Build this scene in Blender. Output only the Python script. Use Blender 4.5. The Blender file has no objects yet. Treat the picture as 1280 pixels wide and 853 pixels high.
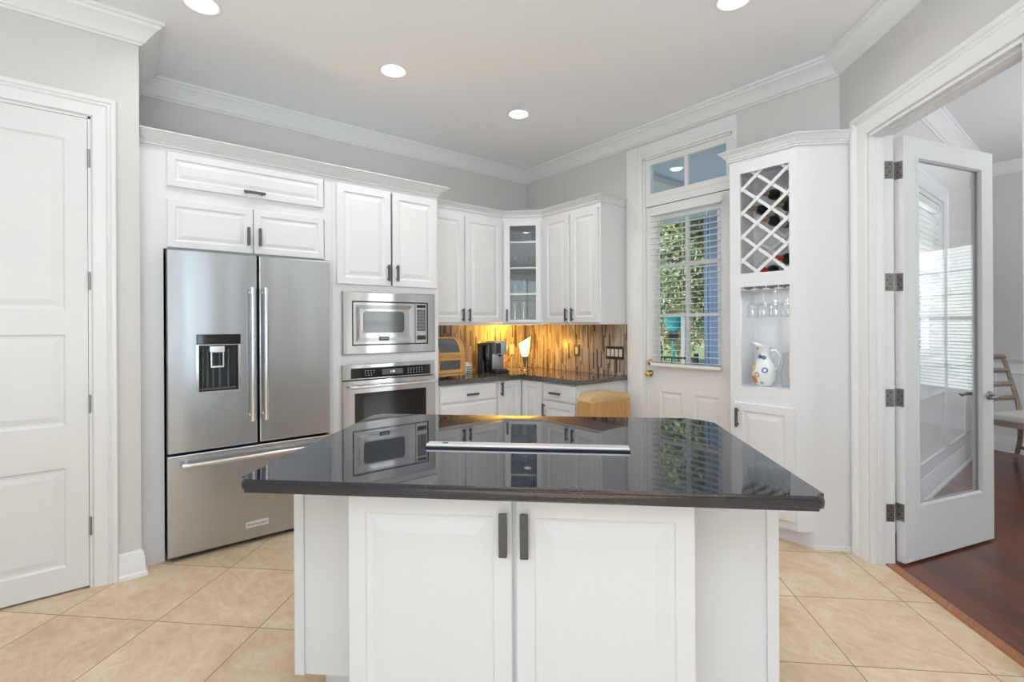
import bpy, bmesh, math, random
from mathutils import Vector, Matrix
R = math.radians
S2 = math.sqrt(0.5)
sc = bpy.context.scene
COL = sc.collection

# ------------------------------------------------------------------ camera, world, sun, window light, exposure
cam_d = bpy.data.cameras.new('camera')
cam = bpy.data.objects.new('camera', cam_d); COL.objects.link(cam)
cam.location = (0, 0, 1.365)
cam.rotation_euler = (Matrix.Rotation(R(51.1 - 90), 4, 'Z') @ Matrix.Rotation(R(90), 4, 'X') @ Matrix.Rotation(R(-0.3), 4, 'Z')).to_euler()
cam_d.sensor_width = 36; cam_d.lens = 612 / 1280 * 36
cam_d.shift_y = -(426.5 - 407.3) / 1280
cam_d.clip_start = 0.05
sc.camera = cam
w = bpy.data.worlds.new('world'); sc.world = w; w.use_nodes = True
nt = w.node_tree; nt.nodes.clear()
sky = nt.nodes.new('ShaderNodeTexSky'); sky.sky_type = 'NISHITA'; sky.sun_disc = False
sky.sun_elevation = R(48); sky.sun_rotation = R(270); sky.air_density = 1.0
bgn = nt.nodes.new('ShaderNodeBackground'); bgn.inputs['Strength'].default_value = 0.34
won = nt.nodes.new('ShaderNodeOutputWorld')
nt.links.new(sky.outputs[0], bgn.inputs[0]); nt.links.new(bgn.outputs[0], won.inputs[0])
def sun(name, d, power, col):
    l = bpy.data.lights.new(name, 'SUN'); l.energy = power; l.color = col; l.angle = R(0.6)
    o = bpy.data.objects.new(name, l); COL.objects.link(o)
    o.rotation_euler = Vector(d).to_track_quat('-Z', 'Y').to_euler(); o.location = (-6, 0, 8)
sun('sun', (0.75, -0.12, -0.66), 11, (1, 0.95, 0.86))
def area(name, loc, d, sx, sy, power, col=(1, 1, 1), spread=180, shape='RECTANGLE'):
    l = bpy.data.lights.new(name, 'AREA'); l.shape = shape; l.size = sx
    if shape == 'RECTANGLE': l.size_y = sy
    l.energy = power; l.color = col; l.spread = R(spread)
    o = bpy.data.objects.new(name, l); COL.objects.link(o)
    o.location = loc; o.rotation_euler = Vector(d).to_track_quat('-Z', 'Y').to_euler()
    return o
REAR_WIN = [(-2.9, -1.5), (-1.1, 0.3), (1.04, 1.40)]
DAY = (0.725, 0.862, 1.0)
for (a, b) in REAR_WIN:
    area('daylight', ((a + b) / 2, -4.78, 1.5), (0, 1, 0), b - a, 2.3, 2.5 * (b - a) if b - a > 0.5 else 17, DAY)
area('daylight', (-3.48, -1.6, 1.5), (1, 0, 0), 3.2, 2.3, 34, DAY)
area('daylight', (7.75, -2.95, 1.45), (-1, 0, 0), 1.5, 2.2, 45, (0.88, 0.95, 1.0))
area('ceiling_fill', (-0.75, -0.85, 1.25), (0.12, 0.14, 1), 2.0, 2.0, 132, DAY)  # added fill aimed up at the ceiling, no such lamp in the room
area('ceiling_fill', (5.3, -1.4, 1.7), (0, 0, 1), 1.2, 1.2, 55, (0.90, 0.94, 1.0))  # added dining room fill, unseen, washing its ceiling
area('daylight', (4.6, -4.78, 1.5), (0, 1, 0), 1.8, 2.2, 80, (0.9, 0.96, 1.0))  # lamp behind the added dining window, brightens the open glass door
area('daylight', (4.97, 1.30, 1.75), (0, -1, 0), 1.0, 1.3, 16, (0.9, 0.96, 1.0))
sc.view_settings.view_transform = 'Standard'; sc.view_settings.look = 'None'
sc.view_settings.exposure = 0.0; sc.view_settings.gamma = 1.0
sc.view_settings.use_curve_mapping = False
try:
    sc.cycles.use_denoising = True
    sc.cycles.max_bounces = 12; sc.cycles.transparent_max_bounces = 24; sc.cycles.diffuse_bounces = 6
    sc.cycles.sample_clamp_indirect = 6.0
    sc.cycles.caustics_reflective = False; sc.cycles.caustics_refractive = False
except Exception: pass

# ------------------------------------------------------------------ materials
def new_mat(name):
    m = bpy.data.materials.new(name); m.use_nodes = True
    nt = m.node_tree; b = nt.nodes['Principled BSDF']
    return m, nt, b
def N(nt, t, **kw):
    n = nt.nodes.new(t)
    for k, v in kw.items(): setattr(n, k, v)
    return n
def paint(name, col, rough=0.4, metal=0.0, var=0.012, scale=6, bump=0.0, bscale=120, spec=0.5, coat=0.0):
    m, nt, b = new_mat(name)
    tc = N(nt, 'ShaderNodeTexCoord'); no = N(nt, 'ShaderNodeTexNoise'); no.inputs['Scale'].default_value = scale
    no.inputs['Detail'].default_value = 3
    nt.links.new(tc.outputs['Object'], no.inputs['Vector'])
    mx = N(nt, 'ShaderNodeMix', data_type='RGBA')
    mx.inputs[6].default_value = tuple(max(0, c - var) for c in col) + (1,)
    mx.inputs[7].default_value = tuple(min(1, c + var) for c in col) + (1,)
    nt.links.new(no.outputs['Fac'], mx.inputs[0]); nt.links.new(mx.outputs[2], b.inputs['Base Color'])
    b.inputs['Roughness'].default_value = rough; b.inputs['Metallic'].default_value = metal
    b.inputs['Specular IOR Level'].default_value = spec
    if coat: b.inputs['Coat Weight'].default_value = coat
    if bump:
        n2 = N(nt, 'ShaderNodeTexNoise'); n2.inputs['Scale'].default_value = bscale
        bp = N(nt, 'ShaderNodeBump'); bp.inputs['Strength'].default_value = bump; bp.inputs['Distance'].default_value = 0.002
        nt.links.new(tc.outputs['Object'], n2.inputs['Vector']); nt.links.new(n2.outputs['Fac'], bp.inputs['Height'])
        nt.links.new(bp.outputs[0], b.inputs['Normal'])
    return m
M = {}
M['cab'] = paint('cabinet_white', (0.765, 0.765, 0.78), 0.32, var=0.006)
M['trim'] = paint('trim_white', (0.81, 0.81, 0.81), 0.35, var=0.005)
M['door'] = paint('door_white', (0.775, 0.772, 0.77), 0.38, var=0.005)
M['wall'] = paint('wall_greige', (0.655, 0.640, 0.622), 0.75, var=0.008, bump=0.05, bscale=300)
M['wains'] = paint('wainscot_white', (0.80, 0.80, 0.80), 0.4, var=0.005)
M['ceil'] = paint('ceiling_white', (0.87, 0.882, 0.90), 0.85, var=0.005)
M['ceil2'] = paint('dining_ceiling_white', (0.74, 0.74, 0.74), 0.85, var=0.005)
M['black'] = paint('black_plastic', (0.012, 0.012, 0.014), 0.3, var=0.003)
M['blackglass'] = paint('black_glass', (0.008, 0.008, 0.009), 0.05, var=0.001, spec=0.6)
M['ovenglass'] = paint('oven_glass', (0.02, 0.017, 0.015), 0.06, var=0.002, spec=0.7)
M['greyglass'] = paint('microwave_glass', (0.09, 0.095, 0.10), 0.08, var=0.004, spec=0.7)
M['greykey'] = paint('grey_keypad', (0.10, 0.105, 0.115), 0.35, var=0.02, scale=60)
M['pewter'] = paint('hammered_pewter', (0.115, 0.117, 0.123), 0.45, 0.6, var=0.04, scale=160, bump=0.6, bscale=170)
M['chrome'] = paint('polished_steel', (0.78, 0.78, 0.79), 0.16, 1.0, var=0.01)
M['satin'] = paint('satin_steel', (0.80, 0.78, 0.77), 0.42, 1.0, var=0.01)
M['nickel'] = paint('satin_nickel', (0.36, 0.34, 0.32), 0.34, 1.0, var=0.03, scale=40)
M['brass'] = paint('polished_brass', (0.72, 0.53, 0.25), 0.2, 1.0, var=0.02)
M['whiteplastic'] = paint('white_plastic', (0.82, 0.82, 0.80), 0.35, var=0.004)
M['darkplate'] = paint('dark_bronze_plate', (0.06, 0.05, 0.042), 0.4, 0.5, var=0.01)
M['ivory'] = paint('ivory_switch', (0.78, 0.74, 0.66), 0.4, var=0.01)
M['silver'] = paint('silver_plastic', (0.52, 0.53, 0.55), 0.28, 0.7, var=0.01)
M['cream'] = paint('cream_fabric', (0.74, 0.71, 0.65), 0.9, var=0.02, scale=90, bump=0.3, bscale=400)
M['label'] = paint('light_label', (0.72, 0.72, 0.73), 0.3, 0.3, var=0.01)
M['ink'] = paint('dark_ink', (0.03, 0.03, 0.035), 0.4, var=0.004)
M['blue'] = paint('blue_siding', (0.25, 0.37, 0.62), 0.6, var=0.012)
M['porchceil'] = paint('porch_ceiling_blue', (0.52, 0.63, 0.76), 0.55, var=0.012)
M['porchbeam'] = paint('porch_beam_beige', (0.62, 0.60, 0.60), 0.6, var=0.02)
M['iron'] = paint('black_iron', (0.02, 0.02, 0.022), 0.5, 0.4, var=0.004)
M['teal'] = paint('turquoise_glaze', (0.03, 0.50, 0.52), 0.18, var=0.05, scale=14)
M['lawn'] = paint('lawn', (0.10, 0.16, 0.05), 0.95, var=0.05, scale=3)
M['concrete'] = paint('porch_concrete', (0.70, 0.69, 0.67), 0.85, var=0.04, scale=10)
M['bark'] = paint('bark', (0.10, 0.075, 0.05), 0.9, var=0.03, scale=20)
M['roof'] = paint('roof_shingle', (0.12, 0.11, 0.10), 0.9, var=0.03)
M['leafA'] = paint('leaf_yellow_green', (0.50, 0.47, 0.20), 0.6, var=0.16, scale=2.5)
M['leafB'] = paint('leaf_dark_green', (0.12, 0.18, 0.08), 0.6, var=0.06, scale=2.5)
M['leafC'] = paint('leaf_mixed_green', (0.26, 0.32, 0.15), 0.6, var=0.10, scale=3)
M['redfoil'] = paint('red_foil', (0.42, 0.03, 0.03), 0.35, var=0.02)
M['tanfoil'] = paint('tan_foil', (0.34, 0.24, 0.16), 0.4, 0.3, var=0.03)
M['wineglass'] = paint('dark_bottle_glass', (0.012, 0.016, 0.012), 0.08, var=0.002, spec=0.7)
M['paper'] = paint('paper_label', (0.62, 0.60, 0.55), 0.7, var=0.03)
M['grout'] = paint('backsplash_edge', (0.40, 0.37, 0.33), 0.5, var=0.03)

def emis(name, col, s):
    m, nt, b = new_mat(name)
    b.inputs['Base Color'].default_value = (0.8, 0.8, 0.8, 1)
    b.inputs['Emission Color'].default_value = col + (1,); b.inputs['Emission Strength'].default_value = s
    no = N(nt, 'ShaderNodeTexNoise'); no.inputs['Scale'].default_value = 3
    nt.links.new(no.outputs['Fac'], b.inputs['Roughness'])
    return m
M['lens'] = emis('lamp_lens', (1, 0.98, 0.95), 15)
M['display'] = emis('display_glow', (0.6, 0.7, 1.0), 1.4)

def glass(name, tint=(0.97, 0.98, 0.98), rough=0.0, ior=1.5, refl=1.0):
    m, nt, b = new_mat(name); nt.nodes.remove(b)
    out = nt.nodes['Material Output']
    tr = N(nt, 'ShaderNodeBsdfTransparent'); tr.inputs[0].default_value = tint + (1,)
    gl = N(nt, 'ShaderNodeBsdfGlossy'); gl.inputs['Roughness'].default_value = rough
    lw = N(nt, 'ShaderNodeLayerWeight'); lw.inputs['Blend'].default_value = 0.5
    f0 = ((ior - 1) / (ior + 1)) ** 2
    mx = N(nt, 'ShaderNodeMixShader')
    p5 = N(nt, 'ShaderNodeMath', operation='POWER'); p5.inputs[1].default_value = 5.0
    mu = N(nt, 'ShaderNodeMath', operation='MULTIPLY_ADD'); mu.inputs[1].default_value = (1 - f0) * refl; mu.inputs[2].default_value = f0 * refl; mu.use_clamp = True
    nt.links.new(lw.outputs['Facing'], p5.inputs[0]); nt.links.new(p5.outputs[0], mu.inputs[0]); nt.links.new(mu.outputs[0], mx.inputs[0])
    nt.links.new(tr.outputs[0], mx.inputs[1]); nt.links.new(gl.outputs[0], mx.inputs[2])
    nt.links.new(mx.outputs[0], out.inputs[0])
    return m
M['glass'] = glass('window_glass')
M['tableglass'] = glass('drinking_glass', (0.985, 0.99, 0.99), 0.02, 1.5, 1.1)

def steel(name, base=(0.535, 0.555, 0.58), rough=0.21, grain='z', wave=0.16):
    """brushed stainless sheet: fine grain plus the slow waviness of pressed panels"""
    m, nt, b = new_mat(name)
    tc = N(nt, 'ShaderNodeTexCoord')
    mp = N(nt, 'ShaderNodeMapping')
    mp.inputs['Scale'].default_value = (1.2, 1.2, 220) if grain == 'x' else (220, 220, 1.2)
    no = N(nt, 'ShaderNodeTexNoise'); no.inputs['Scale'].default_value = 3; no.inputs['Detail'].default_value = 4
    nt.links.new(tc.outputs['Object'], mp.inputs[0]); nt.links.new(mp.outputs[0], no.inputs['Vector'])
    rr = N(nt, 'ShaderNodeMapRange'); rr.inputs[3].default_value = rough - 0.05; rr.inputs[4].default_value = rough + 0.07
    nt.links.new(no.outputs['Fac'], rr.inputs[0]); nt.links.new(rr.outputs[0], b.inputs['Roughness'])
    mp2 = N(nt, 'ShaderNodeMapping'); mp2.inputs['Scale'].default_value = (4.2, 4.2, 0.5)
    n2 = N(nt, 'ShaderNodeTexNoise'); n2.inputs['Scale'].default_value = 1.0; n2.inputs['Detail'].default_value = 1
    nt.links.new(tc.outputs['Object'], mp2.inputs[0]); nt.links.new(mp2.outputs[0], n2.inputs['Vector'])
    bp = N(nt, 'ShaderNodeBump'); bp.inputs['Strength'].default_value = wave; bp.inputs['Distance'].default_value = 0.03
    nt.links.new(n2.outputs['Fac'], bp.inputs['Height']); nt.links.new(bp.outputs[0], b.inputs['Normal'])
    b.inputs['Base Color'].default_value = base + (1,); b.inputs['Metallic'].default_value = 1.0
    b.inputs['Anisotropic'].default_value = 0.8; b.inputs['Anisotropic Rotation'].default_value = 0.25
    tg = N(nt, 'ShaderNodeTangent', direction_type='RADIAL', axis='Z'); nt.links.new(tg.outputs[0], b.inputs['Tangent'])
    return m
M['steel'] = steel('brushed_steel')
M['steel2'] = steel('brushed_steel_trim', (0.62, 0.615, 0.61), 0.22, 'x', 0.3)

def wood(name, c1, c2, scale=(3, 40, 3), rough=0.4, dist=3.0, coat=0.0):
    m, nt, b = new_mat(name)
    tc = N(nt, 'ShaderNodeTexCoord'); mp = N(nt, 'ShaderNodeMapping'); mp.inputs['Scale'].default_value = scale
    no = N(nt, 'ShaderNodeTexNoise'); no.inputs['Scale'].default_value = 1.6; no.inputs['Detail'].default_value = 6
    no.inputs['Distortion'].default_value = dist * 0.2
    nt.links.new(tc.outputs['Object'], mp.inputs[0]); nt.links.new(mp.outputs[0], no.inputs['Vector'])
    cr = N(nt, 'ShaderNodeValToRGB')
    cr.color_ramp.elements[0].position = 0.3; cr.color_ramp.elements[0].color = c1 + (1,)
    cr.color_ramp.elements[1].position = 0.7; cr.color_ramp.elements[1].color = c2 + (1,)
    nt.links.new(no.outputs['Fac'], cr.inputs[0]); nt.links.new(cr.outputs[0], b.inputs['Base Color'])
    b.inputs['Roughness'].default_value = rough
    if coat: b.inputs['Coat Weight'].default_value = coat
    return m
M['bamboo'] = wood('bamboo', (0.50, 0.27, 0.09), (0.66, 0.39, 0.15), (26, 26, 2), 0.45)
M['bamboo_lid'] = wood('bamboo_lid', (0.62, 0.42, 0.20), (0.74, 0.53, 0.28), (2, 26, 26), 0.45)
M['breadwood'] = wood('honey_bamboo', (0.50, 0.25, 0.07), (0.64, 0.35, 0.11), (2, 22, 22), 0.4)
M['greywood'] = wood('weathered_grey_wood', (0.25, 0.20, 0.155), (0.38, 0.32, 0.26), (8, 8, 30), 0.6)
M['threshold'] = wood('threshold_wood', (0.30, 0.115, 0.045), (0.42, 0.17, 0.07), (3, 40, 10), 0.35)

def math_n(nt, op, a, b=None, c=None):
    n = N(nt, 'ShaderNodeMath', operation=op)
    for i, v in enumerate((a, b, c)):
        if v is None: continue
        if isinstance(v, (int, float)): n.inputs[i].default_value = v
        else: nt.links.new(v, n.inputs[i])
    return n.outputs[0]
def pos_xyz(nt):
    g = N(nt, 'ShaderNodeNewGeometry'); s = N(nt, 'ShaderNodeSeparateXYZ')
    nt.links.new(g.outputs['Position'], s.inputs[0]); return g.outputs['Position'], s.outputs
def tile_floor():
    m, nt, b = new_mat('travertine_tile')
    P, (x, y, z) = pos_xyz(nt)
    t = math_n(nt, 'MULTIPLY', math_n(nt, 'SUBTRACT', x, y), S2)
    v = math_n(nt, 'MULTIPLY', math_n(nt, 'ADD', x, y), S2)
    pt, pv = 0.5055, 0.5085
    ft = math_n(nt, 'DIVIDE', math_n(nt, 'ADD', t, 1.385 + pt * 20), pt)
    fv = math_n(nt, 'DIVIDE', math_n(nt, 'ADD', v, -2.085 + pv * 20), pv)
    def edge(f, p):
        fr = math_n(nt, 'FRACT', f)
        return math_n(nt, 'MULTIPLY', math_n(nt, 'MINIMUM', fr, math_n(nt, 'SUBTRACT', 1.0, fr)), p)
    e = math_n(nt, 'MINIMUM', edge(ft, pt), edge(fv, pv))
    g = math_n(nt, 'LESS_THAN', e, 0.0022)
    cell = N(nt, 'ShaderNodeCombineXYZ')
    nt.links.new(math_n(nt, 'FLOOR', ft), cell.inputs[0]); nt.links.new(math_n(nt, 'FLOOR', fv), cell.inputs[1])
    wn = N(nt, 'ShaderNodeTexWhiteNoise', noise_dimensions='3D'); nt.links.new(cell.outputs[0], wn.inputs['Vector'])
    off = N(nt, 'ShaderNodeVectorMath', operation='MULTIPLY_ADD')
    nt.links.new(wn.outputs['Color'], off.inputs[0]); off.inputs[1].default_value = (9, 9, 9)
    nt.links.new(P, off.inputs[2])
    n1 = N(nt, 'ShaderNodeTexNoise'); n1.inputs['Scale'].default_value = 3.2; n1.inputs['Detail'].default_value = 9
    n1.inputs['Roughness'].default_value = 0.68; n1.inputs['Distortion'].default_value = 0.8
    nt.links.new(off.outputs[0], n1.inputs['Vector'])
    cr = N(nt, 'ShaderNodeValToRGB')
    E = cr.color_ramp.elements
    E[0].position = 0.37; E[0].color = (0.60, 0.41, 0.25, 1)
    E[1].position = 0.63; E[1].color = (0.74, 0.62, 0.475, 1)
    a = E.new(0.5); a.color = (0.68, 0.515, 0.345, 1)
    n2 = N(nt, 'ShaderNodeTexNoise'); n2.inputs['Scale'].default_value = 17; n2.inputs['Detail'].default_value = 7
    n2.inputs['Roughness'].default_value = 0.6; n2.inputs['Distortion'].default_value = 1.5
    st = N(nt, 'ShaderNodeMapping'); st.inputs['Rotation'].default_value = (0, 0, R(20)); st.inputs['Scale'].default_value = (1.0, 0.45, 1.0)
    nt.links.new(off.outputs[0], st.inputs[0]); nt.links.new(st.outputs[0], n2.inputs['Vector'])
    ff = math_n(nt, 'ADD', math_n(nt, 'MULTIPLY', n1.outputs['Fac'], 0.6), math_n(nt, 'MULTIPLY', n2.outputs['Fac'], 0.4))
    nt.links.new(ff, cr.inputs[0])
    hs = N(nt, 'ShaderNodeHueSaturation')
    nt.links.new(cr.outputs[0], hs.inputs['Color'])
    vr = N(nt, 'ShaderNodeMapRange'); vr.inputs[3].default_value = 0.97; vr.inputs[4].default_value = 1.09
    nt.links.new(wn.outputs['Value'], vr.inputs[0]); nt.links.new(vr.outputs[0], hs.inputs['Value'])
    mx = N(nt, 'ShaderNodeMix', data_type='RGBA'); mx.inputs[7].default_value = (0.24, 0.17, 0.11, 1)
    nt.links.new(g, mx.inputs[0]); nt.links.new(hs.outputs[0], mx.inputs[6]); nt.links.new(mx.outputs[2], b.inputs['Base Color'])
    b.inputs['Roughness'].default_value = 0.42; b.inputs['Specular IOR Level'].default_value = 0.35
    return m
M['tile'] = tile_floor()
def plank_floor():
    m, nt, b = new_mat('cherry_planks')
    P, (x, y, z) = pos_xyz(nt)
    t = math_n(nt, 'MULTIPLY', math_n(nt, 'SUBTRACT', x, y), S2)
    v = math_n(nt, 'MULTIPLY', math_n(nt, 'ADD', x, y), S2)
    pw, pl = 0.125, 1.25
    ft = math_n(nt, 'DIVIDE', math_n(nt, 'ADD', t, 30.0), pw)
    ci = math_n(nt, 'FLOOR', ft)
    wn0 = N(nt, 'ShaderNodeTexWhiteNoise', noise_dimensions='1D'); nt.links.new(ci, wn0.inputs['W'])
    fv = math_n(nt, 'ADD', math_n(nt, 'DIVIDE', math_n(nt, 'ADD', v, 30.0), pl), wn0.outputs['Value'])
    def edge(f, p):
        fr = math_n(nt, 'FRACT', f)
        return math_n(nt, 'MULTIPLY', math_n(nt, 'MINIMUM', fr, math_n(nt, 'SUBTRACT', 1.0, fr)), p)
    g = math_n(nt, 'LESS_THAN', math_n(nt, 'MINIMUM', edge(ft, pw), edge(fv, pl)), 0.0012)
    cell = N(nt, 'ShaderNodeCombineXYZ'); nt.links.new(ci, cell.inputs[0]); nt.links.new(math_n(nt, 'FLOOR', fv), cell.inputs[1])
    wn = N(nt, 'ShaderNodeTexWhiteNoise', noise_dimensions='3D'); nt.links.new(cell.outputs[0], wn.inputs['Vector'])
    vec = N(nt, 'ShaderNodeCombineXYZ')
    nt.links.new(math_n(nt, 'MULTIPLY', t, 34.0), vec.inputs[0]); nt.links.new(math_n(nt, 'MULTIPLY', v, 2.6), vec.inputs[1])
    nt.links.new(math_n(nt, 'MULTIPLY', wn.outputs['Value'], 40.0), vec.inputs[2])
    n1 = N(nt, 'ShaderNodeTexNoise'); n1.inputs['Scale'].default_value = 1.0; n1.inputs['Detail'].default_value = 6
    n1.inputs['Distortion'].default_value = 1.2
    nt.links.new(vec.outputs[0], n1.inputs['Vector'])
    f = math_n(nt, 'ADD', math_n(nt, 'MULTIPLY', n1.outputs['Fac'], 0.65), math_n(nt, 'MULTIPLY', wn.outputs['Value'], 0.35))
    cr = N(nt, 'ShaderNodeValToRGB')
    cr.color_ramp.elements[0].position = 0.25; cr.color_ramp.elements[0].color = (0.085, 0.024, 0.014, 1)
    cr.color_ramp.elements[1].position = 0.8; cr.color_ramp.elements[1].color = (0.20, 0.062, 0.030, 1)
    nt.links.new(f, cr.inputs[0])
    mx = N(nt, 'ShaderNodeMix', data_type='RGBA'); mx.inputs[7].default_value = (0.03, 0.012, 0.008, 1)
    nt.links.new(g, mx.inputs[0]); nt.links.new(cr.outputs[0], mx.inputs[6]); nt.links.new(mx.outputs[2], b.inputs['Base Color'])
    b.inputs['Roughness'].default_value = 0.28; b.inputs['Specular IOR Level'].default_value = 0.5
    return m
M['planks'] = plank_floor()
def granite(name, dark, light, speck, scale, rough, amount):
    m, nt, b = new_mat(name)
    tc = N(nt, 'ShaderNodeTexCoord')
    v = N(nt, 'ShaderNodeTexVoronoi'); v.inputs['Scale'].default_value = scale
    nt.links.new(tc.outputs['Object'], v.inputs['Vector'])
    n1 = N(nt, 'ShaderNodeTexNoise'); n1.inputs['Scale'].default_value = scale * 0.35; n1.inputs['Detail'].default_value = 5
    nt.links.new(tc.outputs['Object'], n1.inputs['Vector'])
    cr = N(nt, 'ShaderNodeValToRGB'); cr.color_ramp.elements[0].position = 0.35; cr.color_ramp.elements[1].position = 0.68
    cr.color_ramp.elements[0].color = dark + (1,); cr.color_ramp.elements[1].color = light + (1,)
    nt.links.new(n1.outputs['Fac'], cr.inputs[0])
    s = N(nt, 'ShaderNodeSeparateColor'); nt.links.new(v.outputs['Color'], s.inputs[0])
    g = math_n(nt, 'GREATER_THAN', s.outputs[0], 1 - amount)
    mx = N(nt, 'ShaderNodeMix', data_type='RGBA'); mx.inputs[7].default_value = speck + (1,)
    nt.links.new(g, mx.inputs[0]); nt.links.new(cr.outputs[0], mx.inputs[6]); nt.links.new(mx.outputs[2], b.inputs['Base Color'])
    b.inputs['Roughness'].default_value = rough; b.inputs['IOR'].default_value = 1.72
    return m
M['granite'] = granite('blue_black_granite', (0.016, 0.017, 0.026), (0.021, 0.023, 0.034), (0.034, 0.036, 0.048), 420, 0.025, 0.04)
M['granite2'] = granite('brown_granite', (0.035, 0.030, 0.026), (0.12, 0.105, 0.088), (0.24, 0.21, 0.18), 260, 0.04, 0.14)
def mosaic():
    m, nt, b = new_mat('strip_mosaic')
    P, (x, y, z) = pos_xyz(nt)
    u = math_n(nt, 'SUBTRACT', x, y)
    fu = math_n(nt, 'DIVIDE', math_n(nt, 'ADD', u, 20.0), 0.0165); ci = math_n(nt, 'FLOOR', fu)
    w0 = N(nt, 'ShaderNodeTexWhiteNoise', noise_dimensions='1D'); nt.links.new(ci, w0.inputs['W'])
    fz = math_n(nt, 'ADD', math_n(nt, 'DIVIDE', z, 0.16), w0.outputs['Value'])
    cell = N(nt, 'ShaderNodeCombineXYZ'); nt.links.new(ci, cell.inputs[0]); nt.links.new(math_n(nt, 'FLOOR', fz), cell.inputs[1])
    wn = N(nt, 'ShaderNodeTexWhiteNoise', noise_dimensions='3D'); nt.links.new(cell.outputs[0], wn.inputs['Vector'])
    cr = N(nt, 'ShaderNodeValToRGB'); cr.color_ramp.interpolation = 'CONSTANT'
    cols = [(0.06, 0.045, 0.038), (0.33, 0.26, 0.20), (0.42, 0.37, 0.33), (0.25, 0.19, 0.15), (0.50, 0.42, 0.35), (0.36, 0.33, 0.305), (0.12, 0.095, 0.08), (0.44, 0.35, 0.27), (0.56, 0.51, 0.46), (0.30, 0.265, 0.235)]
    E = cr.color_ramp.elements
    E[0].position = 0; E[0].color = cols[0] + (1,); E[1].position = 0.1; E[1].color = cols[1] + (1,)
    for i in range(2, 10):
        e = E.new(i * 0.1); e.color = cols[i] + (1,)
    nt.links.new(wn.outputs['Value'], cr.inputs[0])
    def edge(f, p):
        fr = math_n(nt, 'FRACT', f)
        return math_n(nt, 'MULTIPLY', math_n(nt, 'MINIMUM', fr, math_n(nt, 'SUBTRACT', 1.0, fr)), p)
    g = math_n(nt, 'LESS_THAN', math_n(nt, 'MINIMUM', edge(fu, 0.0165), edge(fz, 0.16)), 0.0009)
    mx = N(nt, 'ShaderNodeMix', data_type='RGBA'); mx.inputs[7].default_value = (0.30, 0.27, 0.24, 1)
    nt.links.new(g, mx.inputs[0]); nt.links.new(cr.outputs[0], mx.inputs[6]); nt.links.new(mx.outputs[2], b.inputs['Base Color'])
    sp = N(nt, 'ShaderNodeSeparateColor'); nt.links.new(wn.outputs['Color'], sp.inputs[0])
    rr = N(nt, 'ShaderNodeMapRange'); rr.inputs[3].default_value = 0.12; rr.inputs[4].default_value = 0.5
    nt.links.new(sp.outputs[1], rr.inputs[0]); nt.links.new(rr.outputs[0], b.inputs['Roughness'])
    return m
M['mosaic'] = mosaic()
def shade_mat():
    m, nt, b = new_mat('frosted_lamp_shade'); nt.nodes.remove(b)
    out = nt.nodes['Material Output']
    tl = N(nt, 'ShaderNodeBsdfTranslucent'); tl.inputs[0].default_value = (0.95, 0.82, 0.55, 1)
    df = N(nt, 'ShaderNodeBsdfDiffuse'); df.inputs[0].default_value = (0.9, 0.8, 0.6, 1)
    em = N(nt, 'ShaderNodeEmission'); em.inputs[0].default_value = (1, 0.86, 0.56, 1); em.inputs[1].default_value = 1.0
    no = N(nt, 'ShaderNodeTexNoise'); no.inputs['Scale'].default_value = 20
    rr = N(nt, 'ShaderNodeMapRange'); rr.inputs[3].default_value = 0.9; rr.inputs[4].default_value = 1.1
    nt.links.new(no.outputs['Fac'], rr.inputs[0]); nt.links.new(rr.outputs[0], em.inputs[1])
    a = N(nt, 'ShaderNodeMixShader'); a.inputs[0].default_value = 0.25
    ad = N(nt, 'ShaderNodeAddShader')
    nt.links.new(tl.outputs[0], a.inputs[1]); nt.links.new(df.outputs[0], a.inputs[2])
    tp = N(nt, 'ShaderNodeBsdfTransparent'); tp.inputs[0].default_value = (1, 0.9, 0.7, 1)
    a2 = N(nt, 'ShaderNodeMixShader'); a2.inputs[0].default_value = 0.35
    nt.links.new(a.outputs[0], a2.inputs[1]); nt.links.new(tp.outputs[0], a2.inputs[2])
    nt.links.new(a2.outputs[0], ad.inputs[0]); nt.links.new(em.outputs[0], ad.inputs[1]); nt.links.new(ad.outputs[0], out.inputs[0])
    return m
M['shade'] = shade_mat()
def spots_mat(name, base, spots, rough=0.2):
    """painted ceramic: coloured patches at given local points (x,y,z,radius,colour)"""
    m, nt, b = new_mat(name)
    tc = N(nt, 'ShaderNodeTexCoord')
    prev = None
    for (px, py, pz, r, c) in spots:
        d = N(nt, 'ShaderNodeVectorMath', operation='DISTANCE'); nt.links.new(tc.outputs['Object'], d.inputs[0])
        d.inputs[1].default_value = (px, py, pz)
        g = math_n(nt, 'LESS_THAN', d.outputs['Value'], r)
        mx = N(nt, 'ShaderNodeMix', data_type='RGBA'); mx.inputs[7].default_value = c + (1,)
        if prev is None: mx.inputs[6].default_value = base + (1,)
        else: nt.links.new(prev, mx.inputs[6])
        nt.links.new(g, mx.inputs[0]); prev = mx.outputs[2]
    nt.links.new(prev, b.inputs['Base Color']); b.inputs['Roughness'].default_value = rough
    return m

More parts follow.
